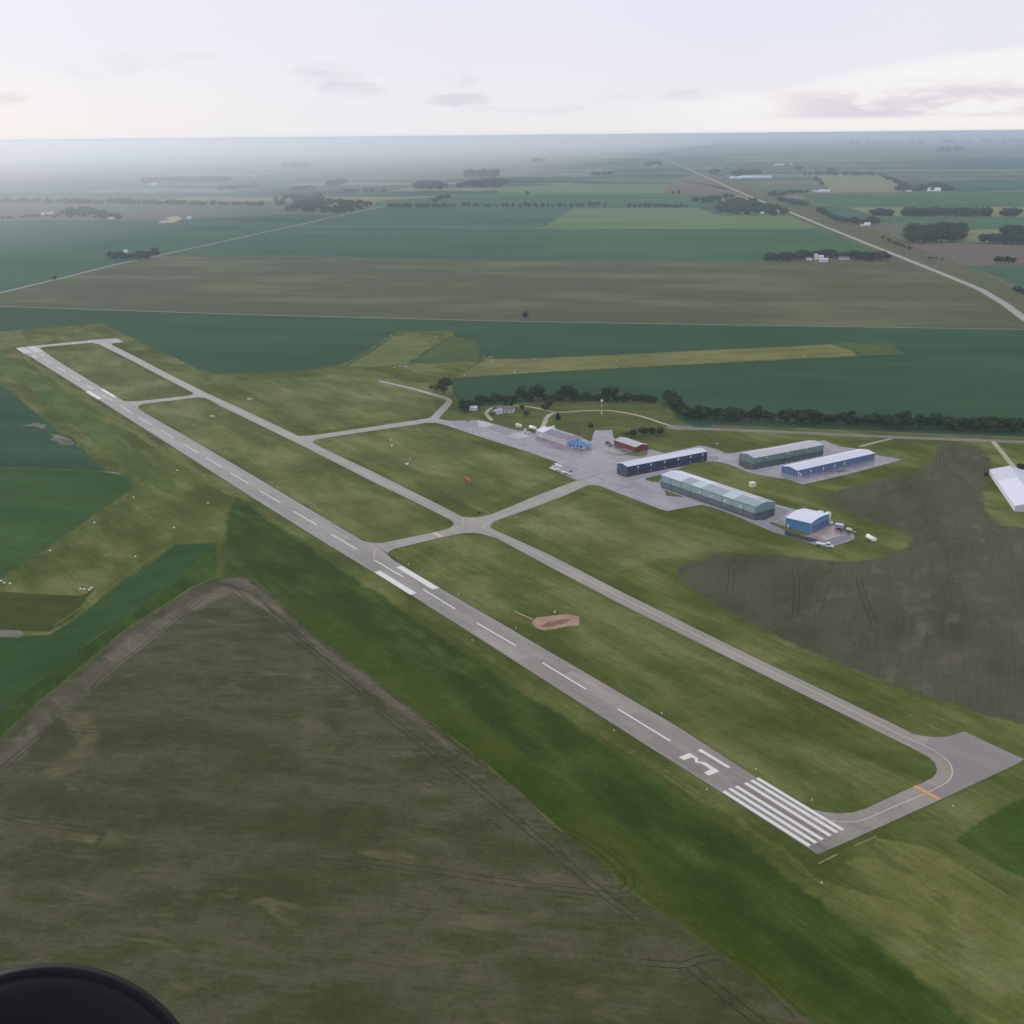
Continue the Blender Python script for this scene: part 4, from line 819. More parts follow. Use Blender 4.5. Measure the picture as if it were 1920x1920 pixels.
for k in range(6):
    a_ = k * math.pi / 3; MB().tube([(3.9 * math.cos(a_), 3.9 * math.sin(a_), 0), (3.9 * math.cos(a_), 3.9 * math.sin(a_), 2.8)], 0.12, 8).build('post', S['white'], gz)
MB().lathe([(0, 4.2), (1.3, 3.98), (1.3, 4.1), (0, 4.5)], 12).build('roof_cap', S['pale_blue'], gz)

# ------------------------------------------------------------------ houses, sheds, silos
def house(name, label, cat, px, L, W, h, rise, rz, wall, roof, group=None, win=0, arch=False, z=-0.3):
    c = G(px); r = empty(name, (c.x, c.y, z), rz, label, cat, group)
    top = (lambda y: h + rise * (1 - (2 * y / W) ** 2)) if arch else (lambda y: h + rise * (1 - abs(2 * y / W)))
    ys = [-W / 2 + W * k / 8 for k in range(9)] if arch else [-W / 2, 0, W / 2]
    MB().prism([(-W / 2, 0)] + [(y, top(y)) for y in ys] + [(W / 2, 0)], -L / 2, L / 2).build('wall', wall, r)
    ro = [(y * 1.05, top(y) + 0.05 - (0.05 * rise if abs(y) > W * 0.4 else 0)) for y in ys]
    MB().prism([(y, z_ + 0.25) for y, z_ in ro] + ro[::-1], -L / 2 - 0.4, L / 2 + 0.4).build('roof', roof, r)
    for k in range(win):
        x = -L / 2 + L * (k + 0.5) / win
        MB().box(x - 0.7, x + 0.7, -W / 2 - 0.08, -W / 2 + 0.02, h * 0.35, h * 0.75).build('window', S['glass'], r)
    MB().box(-L / 2 - 0.1, -L / 2 - 0.01, -1.2, 1.2, 0, min(h * 0.8, 3)).build('door', S['dark'], r)
    return r
def silo(name, label, px, rad, h, mat, z=-0.3, group=None, cat='silo'):
    c = G(px); r = empty(name, (c.x, c.y, z), 0, label, cat, group)
    MB().lathe([(0, 0), (rad, 0), (rad, h)], 16).build('wall', mat, r)
    MB().lathe([(rad * 1.04, h), (rad * 1.04, h + 0.2), (rad * 0.3, h + rad * 0.5), (rad * 0.12, h + rad * 0.6), (0, h + rad * 0.6)], 16).build('roof', S['white'], r)
    MB().box(rad * 0.92, rad + 0.3, -0.3, 0.3, 0, h * 0.95).build('ladder', S['steel'], r)
    return r
# the farmhouse beside the apron
fh = house('farmhouse', 'white farmhouse with a brown grey roof among conifers north of the apron', 'house', zm(900, 730, 12, [(590, 510)])[0], 15, 8.5, 3.2, 2.6, math.radians(-12), S['white_wall'], S['brown_roof'], win=4, z=0)
house('garage', 'white garage at the left end of the farmhouse', 'garage', zm(900, 730, 12, [(400, 545)])[0], 7.5, 7, 2.8, 1.9, math.radians(40), S['white_wall'], S['grey_roof'], z=0)
house('shed', 'small white shed under the dark trees left of the farmhouse', 'shed', (886.5, 769), 8.5, 5, 2.6, 1.5, math.radians(-8), S['white'], S['white_roof'], z=0)
# far farm buildings
FB = 'white farm buildings on the plain'
for lab, px, L, W, h, rise, rz, arch, roof in [
    ('white flat fronted barn below the silo on the farm by the highway', (1544, 491), 17, 12, 6.5, 1.2, -0.15, False, 'white_roof'),
    ('white shed with rounded roof behind the flat fronted barn by the highway', (1538, 486), 12, 9, 5, 3.5, -0.15, True, 'white_roof'),
    ('low pale shed left of the silo on the farm by the highway', (1517, 488), 11, 6, 3, 1.5, -0.15, False, 'mist_roof'),
    ('grey farmhouse under the trees right of the white barns by the highway', (1583, 486.5), 22, 9, 4, 3, -0.15, False, 'brown_roof'),
    ('leftmost of the two domed white barns beside the far highway', (1373.5, 335), 28, 26, 5, 9, 0.1, True, 'white_roof'),
    ('second of the two domed white barns beside the far highway', (1385.5, 335), 28, 26, 5, 9, 0.1, True, 'white_roof'),
    ('long white livestock shed right of the domed barns by the far highway', (1406, 334.5), 98, 26, 8, 9, -0.12, False, 'white_roof'),
    ('grey ended long shed at the right of the far livestock farm', (1433, 334.5), 80, 26, 8, 9, -0.12, False, 'mist_roof'),
    ('flat white roof on the farm behind the far livestock sheds', (1460, 310), 78, 30, 7, 4, -0.12, False, 'white_roof'),
    ('small white building right of the flat roof far up the highway', (1483, 309), 16, 16, 11, 5, -0.12, False, 'white_roof'),
    ('long white shed at the left end of the green field by the pale hay field', (1545, 360.5), 50, 18, 7, 5, -0.15, False, 'white_roof'),
    ('low white shed left of the long one beside the pale hay field', (1529, 359), 28, 10, 3, 2, -0.15, False, 'white_roof'),
    ('broad white barn with a peaked roof before the dark grove on the right', (1751, 358.5), 52, 34, 4, 12, -0.12, False, 'white_roof'),
    ('small white house among the trees left of the peaked barn', (1715, 354), 12, 10, 6, 5, -0.12, False, 'white_roof'),
    ('low white shed left of the peaked white barn on the right', (1704, 359), 22, 9, 3, 2, -0.12, False, 'white_roof'),
    ('white house with a peaked roof beside the lane right of the highway', (1626, 423.5), 16, 11, 4, 6, -0.15, False, 'white_roof'),
    ('pale outbuilding left of the peaked house right of the highway', (1617, 424), 10, 7, 3, 2, -0.15, False, 'mist_roof'),
    ('leftmost white speck of a shed on the farm below the horizon centre', (1124, 328), 15, 13, 8, 5, -0.1, False, 'white_roof'),
    ('middle white shed on the farm below the horizon centre', (1132, 327.5), 30, 14, 6, 4, -0.1, False, 'white_roof'),
    ('right white shed on the farm below the horizon centre', (1145, 327), 15, 13, 8, 5, -0.1, False, 'white_roof'),
    ('single flat white shed far left of the highway vanishing point', (1227, 311.5), 68, 30, 6, 4, -0.1, False, 'white_roof'),
    ('leftmost white shed at the left grove', (81, 403), 9, 8, 5, 3, 0.3, False, 'white_roof'),
    ('second white shed from the left at the left grove', (90.5, 402.5), 11, 9, 5, 2, 0.3, False, 'white_roof'),
    ('slender white shed slanting up behind the left grove', (98, 400), 13, 8, 4, 2, 0.4, False, 'white_roof'),
    ('arched white shed in the middle of the left grove', (122, 401), 27, 12, 2.5, 3.5, 0.1, True, 'white_roof'),
    ('grey house in the right part of the left grove', (176, 408), 16, 10, 5, 4, 0.2, False, 'mist_roof'),
    ('white house at the right tip of the left grove', (211, 411), 20, 9, 4, 3, 0.2, False, 'white_roof'),
    ('dark fronted low shed on the gravel yard left of the county road', (311, 415), 18, 11, 4, 3, 0.1, False, 'brown_roof'),
    ('white upright building alone right of the gravel yard', (355, 411), 14, 11, 7, 2, 0.1, False, 'white_roof'),
    ('narrow white building between trees at the left roadside copse', (212, 481), 5, 5, 6, 2, 0.2, False, 'white_roof'),
    ('white roof at the back of the left roadside copse', (236, 474), 9, 6, 5, 2, -0.2, False, 'white_roof'),
    ('small white hut at the front of the left roadside copse', (271, 481), 7, 5, 4, 2, -0.2, False, 'white_roof'),
    ('pale house at the front edge of the wood by the highway', (1429, 401.5), 10, 8, 5, 3, -0.1, False, 'mist_roof'),
    ('pale house at the right tip of the wood by the highway', (1457, 398), 10, 8, 5, 3, -0.1, False, 'mist_roof'),
    ('white shed at the far wood in the mist on the left', (289, 347), 34, 16, 7, 4, 0.1, False, 'white_roof')]:
    house('farm_building', lab, 'farm building', px, L, W, h, rise, rz, S['white_wall'], S[roof], FB, arch=arch)
silo('silo', 'white silo beside the flat fronted barn by the highway', (1529.5, 487), 3.4, 11, S['white'])

# ------------------------------------------------------------------ tanks and small things
def htank(label, a, b, rad, mat, z=0.6, group='white tanks on the airfield'):
    p, q = G(a), G(b); d = q - p; L = d.length; r = empty('tank', ((p.x + q.x) / 2, (p.y + q.y) / 2, 0), math.atan2(d.y, d.x), label, 'tank', group)
    MB().lathe([(0, -L / 2), (rad * 0.6, -L / 2 + 0.1), (rad, -L / 2 + rad * 0.5), (rad, L / 2 - rad * 0.5), (rad * 0.6, L / 2 - 0.1), (0, L / 2)], 18, 0, (0, 0, rad + z)).build('shell', mat, r, True)
    for x in (-L * 0.28, L * 0.28): MB().box(x - 0.25, x + 0.25, -rad * 0.8, rad * 0.8, 0, rad * 0.7 + z).build('saddle', S['steel'], r)
    MB().lathe([(0, 0), (0.35, 0), (0.35, 0.5), (0, 0.5)], 10, 2, (0, 0, 2 * rad + z - 0.1)).build('hatch', S['steel'], r)
    return r
def vtank(label, px, rad, h, mat, group='white tanks on the airfield'):
    c = G(px); r = empty('tank', (c.x, c.y, 0), 0, label, 'tank', group)
    MB().lathe([(0, 0), (rad, 0), (rad, h), (rad * 0.7, h + rad * 0.35), (0, h + rad * 0.45)], 18).build('shell', mat, r, True)
    MB().lathe([(0, 0), (0.4, 0), (0.4, 0.5), (0, 0.5)], 10, 2, (0, 0, h + rad * 0.4)).build('hatch', S['steel'], r)
    MB().box(rad - 0.05, rad + 0.2, -0.25, 0.25, 0, h).build('ladder', S['steel'], r)
    return r
Q = lambda x, y: zm(900, 730, 12, [(x, y)])[0]
htank('white horizontal tank nearest the cream hangar', Q(1120, 895), Q(1255, 940), 1.7, S['tank_white'])
htank('long white tank alone on the grass right of the arched hangar', (1625, 1010), (1641, 1019), 1.55, S['tank_white'])
vtank('left of two squat white tanks on the grass beside the apron', Q(845, 860), 1.6, 3.4, S['tank_white'])
vtank('right of two squat white tanks on the grass beside the apron', Q(905, 868), 1.6, 3.0, S['tank_white'])
vtank('small white tank at the back of the trio by the pale concrete pad', Q(1025, 935), 1.1, 1.6, S['tank_white'])
vtank('small cream tank in the middle of the trio by the pale concrete pad', Q(1020, 975), 1.1, 1.2, S['cream'])
vtank('small white tank at the front of the trio by the pale concrete pad', Q(1085, 1000), 1.1, 1.4, S['tank_white'])
htank('cream tank showing behind the roof of the cream hangar', (1028, 808), (1040, 805), 1.6, S['cream'])
T7 = lambda x, y: zm(1400, 880, 6.857, [(x, y)])[0]
vtank('squat white tank behind the arched blue hangar roof', T7(945, 640), 2.4, 5.0, S['tank_white'])
vtank('tall white tank at the back corner of the arched blue hangar', T7(1040, 690), 1.9, 7.2, S['tank_white'])
htank('small white tank on the ground beside the tan concrete pad', T7(1060, 715), T7(1110, 715), 1.2, S['tank_white'], 0.3)

# cream cube on the grass
c = G((1410.5, 913)); r = empty('storage_cube', (c.x, c.y, 0), 0.5, 'cream coloured box standing alone on the grass between the hangars', 'box')
MB().box(-2, 2, -1.8, 1.8, 0.25, 3.4).build('body', S['cream'], r)
MB().box(-2.15, 2.15, -1.95, 1.95, 3.4, 3.6).build('lid', S['tank_white'], r)
MB().box(-1.9, 1.9, -1.7, 1.7, 0, 0.25).build('skid', S['dark'], r)
MB().box(-0.6, 0.6, -1.86, -1.78, 0.4, 2.4).build('door', S['white'], r)

# ------------------------------------------------------------------ vehicles
def wheel_mb(c, rad, wd): return MB().lathe([(0, -wd / 2), (rad * 0.55, -wd / 2), (rad * 0.9, -wd / 2), (rad, -wd * 0.3), (rad, wd * 0.3), (rad * 0.9, wd / 2), (0, wd / 2)], 14, 1, c)
def car(label, px, rz, mat, group='cars parked by the red shed'):
    c = G(px); r = empty('parked_car', (c.x, c.y, 0.16), rz, label, 'car', group)
    MB().prism([(-2.2, 0.35), (2.2, 0.35), (2.25, 0.75), (1.2, 0.95), (-2.2, 0.98)], -0.85, 0.85, 'y').build('body', mat, r)
    MB().prism([(-1.7, 0.98), (1.0, 0.95), (0.3, 1.48), (-1.3, 1.5)], -0.75, 0.75, 'y').build('window', S['glass'], r)
    MB().box(-1.25, 0.25, -0.72, 0.72, 1.5, 1.56).build('roof', mat, r)
    for x in (-1.35, 1.4):
        for y in (-0.8, 0.8): wheel_mb((x, y, 0.33), 0.33, 0.22).build('wheel', S['black'], r)
    return r
K2 = lambda x, y: zm(1080, 780, 9.6, [(x, y)])[0]
car('dark car parked farthest left by the red shed', K2(575, 492), math.radians(-20), S['car_dark'])
car('pale grey car in the middle by the red shed', K2(628, 538), math.radians(-20), S['car_grey'])
car('grey car parked against the red shed wall', K2(765, 572), math.radians(-20), S['car_grey'])

def truck(label, px, rz):
    c = G(px); r = empty('truck', (c.x, c.y, 0.17), rz, label, 'truck')
    MB().box(-6.6, 0.4, -1.2, 1.2, 0.75, 1.15).build('chassis', S['steel'], r)
    MB().box(-6.5, -0.6, -1.25, 1.25, 1.15, 2.0).build('flat_bed', S['white'], r)
    MB().prism([(0.2, 0.6), (4.6, 0.6), (4.6, 1.5), (3.2, 1.75), (2.4, 2.9), (0.2, 2.95)], -1.15, 1.15, 'y').build('cab', S['white'], r)
    MB().prism([(2.46, 1.9), (3.16, 1.83), (2.52, 2.75)], -1.0, 1.0, 'y').build('windscreen', S['glass'], r)
    MB().box(0.8, 2.2, -1.19, -1.14, 1.8, 2.6).build('side_window', S['glass'], r)
    MB().box(0.1, 2.5, -1.2, 1.2, 2.96, 3.1).build('cab_roof', S['white'], r)
    for x in (-5.4, -4.3, 3.2):
        for y in (-1.1, 1.1): wheel_mb((x, y, 0.5), 0.5, 0.3).build('wheel', S['black'], r)
    return r
truck('white flatbed truck parked on the apron edge near the arched hangar', T7(1020, 1000), math.radians(-32))
c = G(T7(1190, 770)); r = empty('trailer', (c.x, c.y, 0.15), math.radians(-35), 'pale blue box trailer beside the tan concrete pad', 'trailer')
MB().box(-2.8, 2.4, -1.5, 1.5, 0.8, 3.4).build('body', S['pale_blue'], r); MB().box(-2.9, 2.5, -1.6, 1.6, 3.4, 3.6).build('roof', S['white_roof'], r)
MB().box(2.4, 4.4, -0.1, 0.1, 0.7, 0.9).build('tow_bar', S['steel'], r); MB().box(2.41, 2.46, -1.1, 1.1, 1.0, 3.0).build('door', S['white'], r)
for y in (-1.35, 1.35):
    for x in (-1.0, 0.2): wheel_mb((x, y, 0.45), 0.45, 0.25).build('wheel', S['black'], r)
c = G(T7(1315, 805)); r = empty('farm_sprayer', (c.x, c.y, 0.1), math.radians(-40), 'cream sprayer machine with a folded dark boom on the grass by the tan pad', 'machine')
MB().lathe([(0, -2.0), (0.9, -1.8), (1.1, -1.4), (1.1, 1.4), (0.9, 1.8), (0, 2.0)], 14, 0, (0, 0, 1.7)).build('tank', S['cream'], r, True)
MB().box(-3.6, 2.2, -0.5, 0.5, 0.7, 0.95).build('chassis', S['dark'], r)
MB().tube([(-3.4, -0.2, 1.0), (-6.5, -1.2, 1.5), (-8.2, -1.6, 1.2)], [0.25, 0.2, 0.12], 8).build('boom', S['dark'], r)
MB().tube([(2.0, 0, 0.9), (3.8, 0.4, 0.8), (5.2, 0.2, 0.3)], [0.2, 0.3, 0.12], 8).build('tow_bar', S['cream'], r)
for y in (-1.0, 1.0): wheel_mb((-0.3, y, 0.6), 0.6, 0.35).build('wheel', S['black'], r)

# light aeroplanes
def plane(label, px, heading, wing='white', fus='white', tail='white'):
    c = G(px); r = empty('light_aeroplane', (c.x, c.y, 0.16), heading, label, 'aeroplane', 'light aeroplanes tied down by the apron')
    f_ = MB().tube([(2.0, 0, 1.35), (1.7, 0, 1.35), (0.8, 0, 1.42), (-0.2, 0, 1.6), (-1.2, 0, 1.6), (-3.2, 0, 1.55), (-5.6, 0, 1.65)], [0.25, 0.5, 0.58, 0.66, 0.64, 0.42, 0.14], 12)
    f_.build('fuselage', S[fus], r, True)
    MB().prism([(0.9, 2.2), (0.75, 2.34), (0.1, 2.38), (-0.75, 2.22), (-0.75, 2.18)], -5.6, 5.6, 'y').build('wing', S[wing], r)
    MB().box(-0.4, 0.6, -0.5, 0.5, 1.85, 2.2).build('window', S['glass'], r)
    MB().prism([(-4.7, 1.66), (-5.7, 1.68), (-5.7, 1.78), (-4.7, 1.78)], -1.8, 1.8, 'y').build('tailplane', S[tail], r)
    MB().add([(-4.4, -0.06, 1.75), (-5.7, -0.06, 1.75), (-6.0, -0.06, 3.1), (-5.4, -0.06, 3.1), (-4.4, 0.06, 1.75), (-5.7, 0.06, 1.75), (-6.0, 0.06, 3.1), (-5.4, 0.06, 3.1)], [(0, 1, 2, 3), (7, 6, 5, 4), (0, 4, 5, 1), (1, 5, 6, 2), (2, 6, 7, 3), (3, 7, 4, 0)]).build('fin', S['dark' if tail == 'dark' else 'white'], r)
    for y in (-1, 1):
        MB().tube([(0.1, y * 0.5, 1.1), (0.2, y * 2.6, 2.15)], 0.06, 6).build('strut', S['white'], r)
        MB().tube([(-0.3, y * 0.4, 1.2), (-0.3, y * 1.15, 0.3)], 0.07, 6).build('gear_leg', S['white'], r)
        wheel_mb((-0.3, y * 1.2, 0.28), 0.28, 0.16).build('wheel', S['black'], r)
    MB().tube([(1.4, 0, 1.0), (1.4, 0, 0.3)], 0.06, 6).build('gear_leg', S['white'], r)
    wheel_mb((1.4, 0, 0.26), 0.26, 0.15).build('wheel', S['black'], r)
    MB().box(2.02, 2.08, -0.9, 0.9, 1.28, 1.42).build('propeller', S['dark'], r)
    return r
def wing_dir(a, b): v = G(b, 2.2) - G(a, 2.2); return math.atan2(v.y, v.x)
for lab, a, b, flip, fus, tail in [('white aeroplane nearest the apron with its tail towards the grass', (1040, 869), (1054, 875.2), 1, 'white', 'white'),
                                   ('white aeroplane at the grass edge, leftmost wing of the three', (1031, 877.3), (1051, 881.4), -1, 'white', 'white'),
                                   ('dark bodied aeroplane with a white wing, lowest of the three', (1051.7, 883), (1072, 889), -1, 'dark', 'dark')]:
    d = wing_dir(a, b); mid = ((a[0] + b[0]) / 2, (a[1] + b[1]) / 2 + 5.0)
    plane(lab, mid, d + math.pi / 2 * flip, fus=fus, tail=tail)

# ------------------------------------------------------------------ masts, windsock, markers, lights
c = G((1128, 777.5)); r = empty('beacon_tower', (c.x, c.y, 0), 0.3, 'tall white and dark beacon mast standing on the lawn', 'mast')
MB().tube([(0, 0, 0), (0, 0, 4.2)], [0.55, 0.5], 8).build('lower_mast', S['white'], r)
MB().tube([(0, 0, 4.2), (0, 0, 7.4)], [0.35, 0.33], 8).build('middle_mast', S['steel'], r)
MB().tube([(0, 0, 7.4), (0, 0, 9.6)], [0.45, 0.42], 8).build('upper_mast', S['cream'], r)
MB().tube([(0, 0, 9.6), (0, 0, 13.0)], [0.22, 0.2], 8).build('top_mast', S['steel'], r)
MB().lathe([(0, 12.9), (1.3, 13.0), (1.3, 13.2), (0.8, 13.3), (0.8, 14.2), (0.5, 14.6), (0, 14.6)], 12).build('lamp', S['white'], r)
c = G((874.6, 911.5)); r = empty('windsock', (c.x, c.y, 0), math.radians(-35), 'orange windsock on a short pole in the grass between the taxiways', 'windsock'); r.scale = (1.3, 1.3, 1.25)
MB().tube([(0, 0, 0), (0, 0, 5.6)], [0.12, 0.08], 8).build('pole', S['wood'], r)
MB().tube([(0.15, 0, 5.0), (1.0, 0, 4.8), (2.4, -0.2, 3.9), (3.6, -0.3, 2.6)], [0.95, 0.9, 0.7, 0.4], 12, False).build('sock', S['orange'], r, True)
MB().lathe([(0.93, -0.05), (1.0, -0.05), (1.0, 0.05), (0.93, 0.05)], 14, 0, (0.15, 0, 5.0)).build('hoop', S['steel'], r)
def pole(label, px, h, lamp=True, cat='pole'):
    c = G(px); r = empty('light_pole', (c.x, c.y, 0), 0.4, label, cat, 'thin poles round the airfield')
    MB().tube([(0, 0, 0), (0, 0, h)], [0.14, 0.09], 6).build('post', S['steel'], r)
    if lamp: MB().box(-0.9, 0.9, -0.3, 0.3, h, h + 0.35).build('lamp_head', S['white'], r)
    else: MB().box(-1.2, 1.2, -0.08, 0.08, h - 0.8, h - 0.6).build('cross_arm', S['wood'], r)
    return r
pole('thin lamp pole on the grass between the navy and grey green hangars', (1344, 846), 6.5)
pole('wooden pole at the corner of the dark hedge by the entrance road', (1280.6, 789), 6.5, False)
pole('wooden pole standing against the dark hedge above the blue hangar', (1542, 784), 8.5, False)
c = G((763, 872)); r = empty('weather_station', (c.x, c.y, 0), 0.2, 'white weather station cabinet on the grass left of the windsock', 'cabinet')
MB().box(-1.1, 1.1, -0.8, 0.8, 0.3, 1.6).build('cabinet', S['white'], r); MB().tube([(1.6, 0, 0), (1.6, 0, 3.2)], 0.1, 6).build('mast', S['steel'], r); MB().box(0.9, 2.3, -0.06, 0.06, 3.0, 3.15).build('cross_arm', S['white'], r)
c = G((769.5, 868.5)); r = empty('sensor_mast', (c.x, c.y, 0), 0, 'thin pale sensor mast right of the weather station', 'mast')
MB().tube([(0, 0, 0), (0, 0, 3.4)], 0.12, 6).build('post', S['steel'], r); MB().box(-0.6, 0.6, -0.3, 0.3, 3.4, 3.9).build('sensor', S['white'], r)
c = G((1040, 1148.5)); r = empty('white_barrel', (c.x, c.y, 0), 0, 'small white barrel at the back edge of the sand patch', 'barrel')
MB().lathe([(0, 0), (0.5, 0), (0.55, 0.5), (0.5, 1.0), (0, 1.0)], 12).build('body', S['tank_white'], r); MB().lathe([(0.44, 1.0), (0.46, 1.06), (0, 1.06)], 12).build('lid', S['steel'], r)

c = G((898.8, 963)); r = empty('taxiway_sign', (c.x, c.y, 0), math.radians(-30), 'small black sign in the grass at the taxiway crossing', 'sign')
MB().box(-1.1, 1.1, -0.12, 0.12, 0.3, 1.3).build('panel', S['black'], r)
for x in (-0.8, 0.8): MB().box(x - 0.06, x + 0.06, -0.06, 0.06, 0, 0.3).build('post', S['steel'], r)
mk_body = mesh('marker_cone', *(lambda b: (b.v, b.f))(MB().lathe([(0, 0), (0.55, 0), (0.45, 0.4), (0.18, 0.7), (0, 0.7)], 8))); mk_body.materials.append(S['white'])
mk_base = mesh('marker_base', *(lambda b: (b.v, b.f))(MB().box(-0.7, 0.7, -0.7, 0.7, 0, 0.06))); mk_base.materials.append(S['tank_white'])
MARK = [(332.5, 882, 'the white marker on the left grass strip nearest the runway'), (250.8, 932.7, 'white marker on the upper edge of the left grass strip, nearest the field corner'), (390, 943.5, 'white marker at the dark ditch grass right end of the left strip'),
        (177, 980, 'middle white marker of three on the upper edge of the left strip'), (326.6, 989.6, 'middle white marker of three on the lower edge of the left strip'), (94, 1032.5, 'lowest white marker on the upper edge of the left strip'), (253.7, 1043.5, 'lowest single white marker on the lower edge of the left strip'),
        (2.3, 1089.3, 'leftmost white marker of the trio at the left picture edge'), (7.9, 1093, 'middle white marker of the trio at the left picture edge'), (18.7, 1094.3, 'right white marker of the trio at the left picture edge'),
        (150.8, 1104.5, 'leftmost of four white markers at the near end of the left strip'), (158, 1104.8, 'second of four white markers at the near end of the left strip'), (167, 1106, 'third of four white markers at the near end of the left strip'), (171.5, 1101.9, 'rearmost of four white markers at the near end of the left strip'),
        (870.8, 703, 'white marker on the lower edge of the far grass strip near the big tree'), (965.5, 698.3, 'second white marker along the lower edge of the far grass strip'), (1060, 693.3, 'third white marker along the lower edge of the far grass strip'), (1156, 676, 'white marker in mid strip above the cream hangar'), (1509, 669, 'white marker near the right end of the far grass strip'),
        (922.5, 678, 'white marker on the upper edge of the far strip by the pale puddle'), (1002, 673, 'second white marker along the upper edge of the far strip'), (738.8, 689.3, 'left white marker of the pair on the grass before the far strip'), (761, 687.5, 'right white marker of the pair on the grass before the far strip'),
        (734, 630, 'white marker at the upper left corner of the turning area'), (817.5, 632, 'white marker at the upper right corner of the turning area')]
for x, y, lab in MARK:
    c = G((x, y)); r = empty('runway_marker', (c.x, c.y, 0.07), 0, lab[4:] if lab.startswith('the ') else lab, 'marker', 'white markers of the grass strips')
    link('marker_cone', mk_body, None, r); link('marker_base', mk_base, None, r)
lt_base = mesh('light_pad', *(lambda b: (b.v, b.f))(MB().lathe([(0, 0), (0.6, 0), (0.55, 0.1), (0, 0.1)], 10))); lt_base.materials.append(S['pad_concrete'])
lt_post = mesh('light_post', *(lambda b: (b.v, b.f))(MB().lathe([(0.08, 0.1), (0.08, 0.5), (0.18, 0.5), (0.16, 0.72), (0, 0.78)], 8))); lt_post.materials.append(S['white'])
for x, y, lab in [(1241, 1338.6, 'runway edge light on the taxiway side level with the last dash before the numeral'), (1151, 1370, 'runway edge light on the field side above the numeral'), (1325, 1481, 'runway edge light on the field side beside the threshold stripes'), (1417.5, 1443.6, 'runway edge light beside the top of the threshold stripes'),
                  (1522.5, 1501, 'edge light in the grass at the inner corner of the threshold turn'), (1540.5, 1656, 'pale light pad alone in the grass below the threshold'), (860, 1114.5, 'runway edge light on the taxiway side just below the aiming bars'), (967, 1178, 'runway edge light on the taxiway side left of the sand patch'), (885.5, 1201, 'runway edge light on the field side left of the sand patch'), (766, 1058.5, 'runway edge light beside the upper end of the near aiming bars'),
                  (1787, 1512, 'light pad on the grass right of the orange holding line')]:
    c = G((x, y)); r = empty('edge_light', (c.x, c.y, 0.06), 0, lab, 'light', 'edge lights along the runway')
    link('light_pad', lt_base, None, r); link('light_post', lt_post, None, r)

# ------------------------------------------------------------------ trees
def crown(seed, kind):
    rg = np.random.default_rng(seed); vs = []; fs = []
    def quad_leaf(c, nrm, s_):
        nrm = nrm / (np.linalg.norm(nrm) + 1e-9); a = np.cross(nrm, rg.normal(size=3)); a /= np.linalg.norm(a) + 1e-9; b = np.cross(nrm, a)
        k = len(vs); a = a * s_; b = b * s_ * rg.uniform(0.6, 1.1)
        vs.extend([c - a - b * 0.6, c + a * 0.9 - b, c + a * 0.5 + b, c - a * 0.8 + b * 0.8]); fs.append((k, k + 1, k + 2, k + 3))
    def ball(c, rad, amp=0.22):
        bm = bmesh.new(); bmesh.ops.create_icosphere(bm, subdivisions=1, radius=1.0); k = len(vs)
        for v in bm.verts: vs.append(np.array(v.co) * rad * (1 + rg.uniform(-amp, amp)) + c)
        for f in bm.faces: fs.append(tuple(k + v.index for v in f.verts))
        bm.free()
    if kind == 'conifer':
        for i in range(7):
            z = 0.14 + 0.8 * i / 7; rr = 0.24 * (1 - z) + 0.03
            ball(np.array([0, 0, z]), np.array([rr * 0.8, rr * 0.8, 0.10]))
            for k in range(26):
                a = rg.uniform(0, 6.283); q_ = rg.uniform(0.6, 1.1); c = np.array([math.cos(a) * rr * q_, math.sin(a) * rr * q_, z - 0.06 * q_ + rg.uniform(-0.03, 0.05)])
                quad_leaf(c, np.array([math.cos(a), math.sin(a), 0.9]), 0.045)
    else:
        lobes = {'oak': 7, 'tall': 6, 'bush': 5, 'far': 4}[kind]
        for i in range(lobes):
            a = rg.uniform(0, 6.283); d_ = rg.uniform(0.05, 0.26) if i else 0.0
            if kind == 'tall': d_ *= 0.6
            z = {'oak': rg.uniform(0.28, 0.74), 'tall': 0.28 + 0.6 * i / lobes, 'bush': rg.uniform(0.25, 0.62), 'far': rg.uniform(0.26, 0.72)}[kind]
            rad = {'oak': rg.uniform(0.19, 0.28), 'tall': rg.uniform(0.12, 0.2), 'bush': rg.uniform(0.22, 0.34), 'far': rg.uniform(0.24, 0.32)}[kind]
            if i == 0: z = 0.6 if kind != 'bush' else 0.45; rad *= 1.15
            c = np.array([math.cos(a) * d_, math.sin(a) * d_, z]); ball(c, np.array([rad, rad, rad * 0.86]) * 0.86)
            for k in range(16 if kind == 'far' else 46):
                dr = rg.normal(size=3); dr /= np.linalg.norm(dr); dr[2] = dr[2] * 0.8 + 0.12
                quad_leaf(c + dr * rad * rg.uniform(0.82, 1.16), dr + rg.normal(size=3) * 0.5, rg.uniform(0.03, 0.062) * (1.6 if kind == 'far' else 1.0))
    return vs, fs
def trunk(seed, kind):
    rg = random.Random(seed); b = MB(); top = {'oak': 0.6, 'tall': 0.8, 'bush': 0.4, 'conifer': 0.9}[kind]
    b.tube([(0, 0, -0.02), (0.004, 0.004, 0.08), (rg.uniform(-0.02, 0.02), rg.uniform(-0.02, 0.02), top * 0.55), (rg.uniform(-0.03, 0.03), rg.uniform(-0.03, 0.03), top)], [0.032, 0.024, 0.017, 0.005], 6)
    if kind != 'conifer':
        for k in range(4):
            a = k * 1.6 + rg.random(); z = top * rg.uniform(0.35, 0.65); b.tube([(0, 0, z), (math.cos(a) * 0.1, math.sin(a) * 0.1, z + 0.1), (math.cos(a) * 0.19, math.sin(a) * 0.19, z + 0.2)], [0.012, 0.009, 0.003], 5)
    return b
PROTO = {}
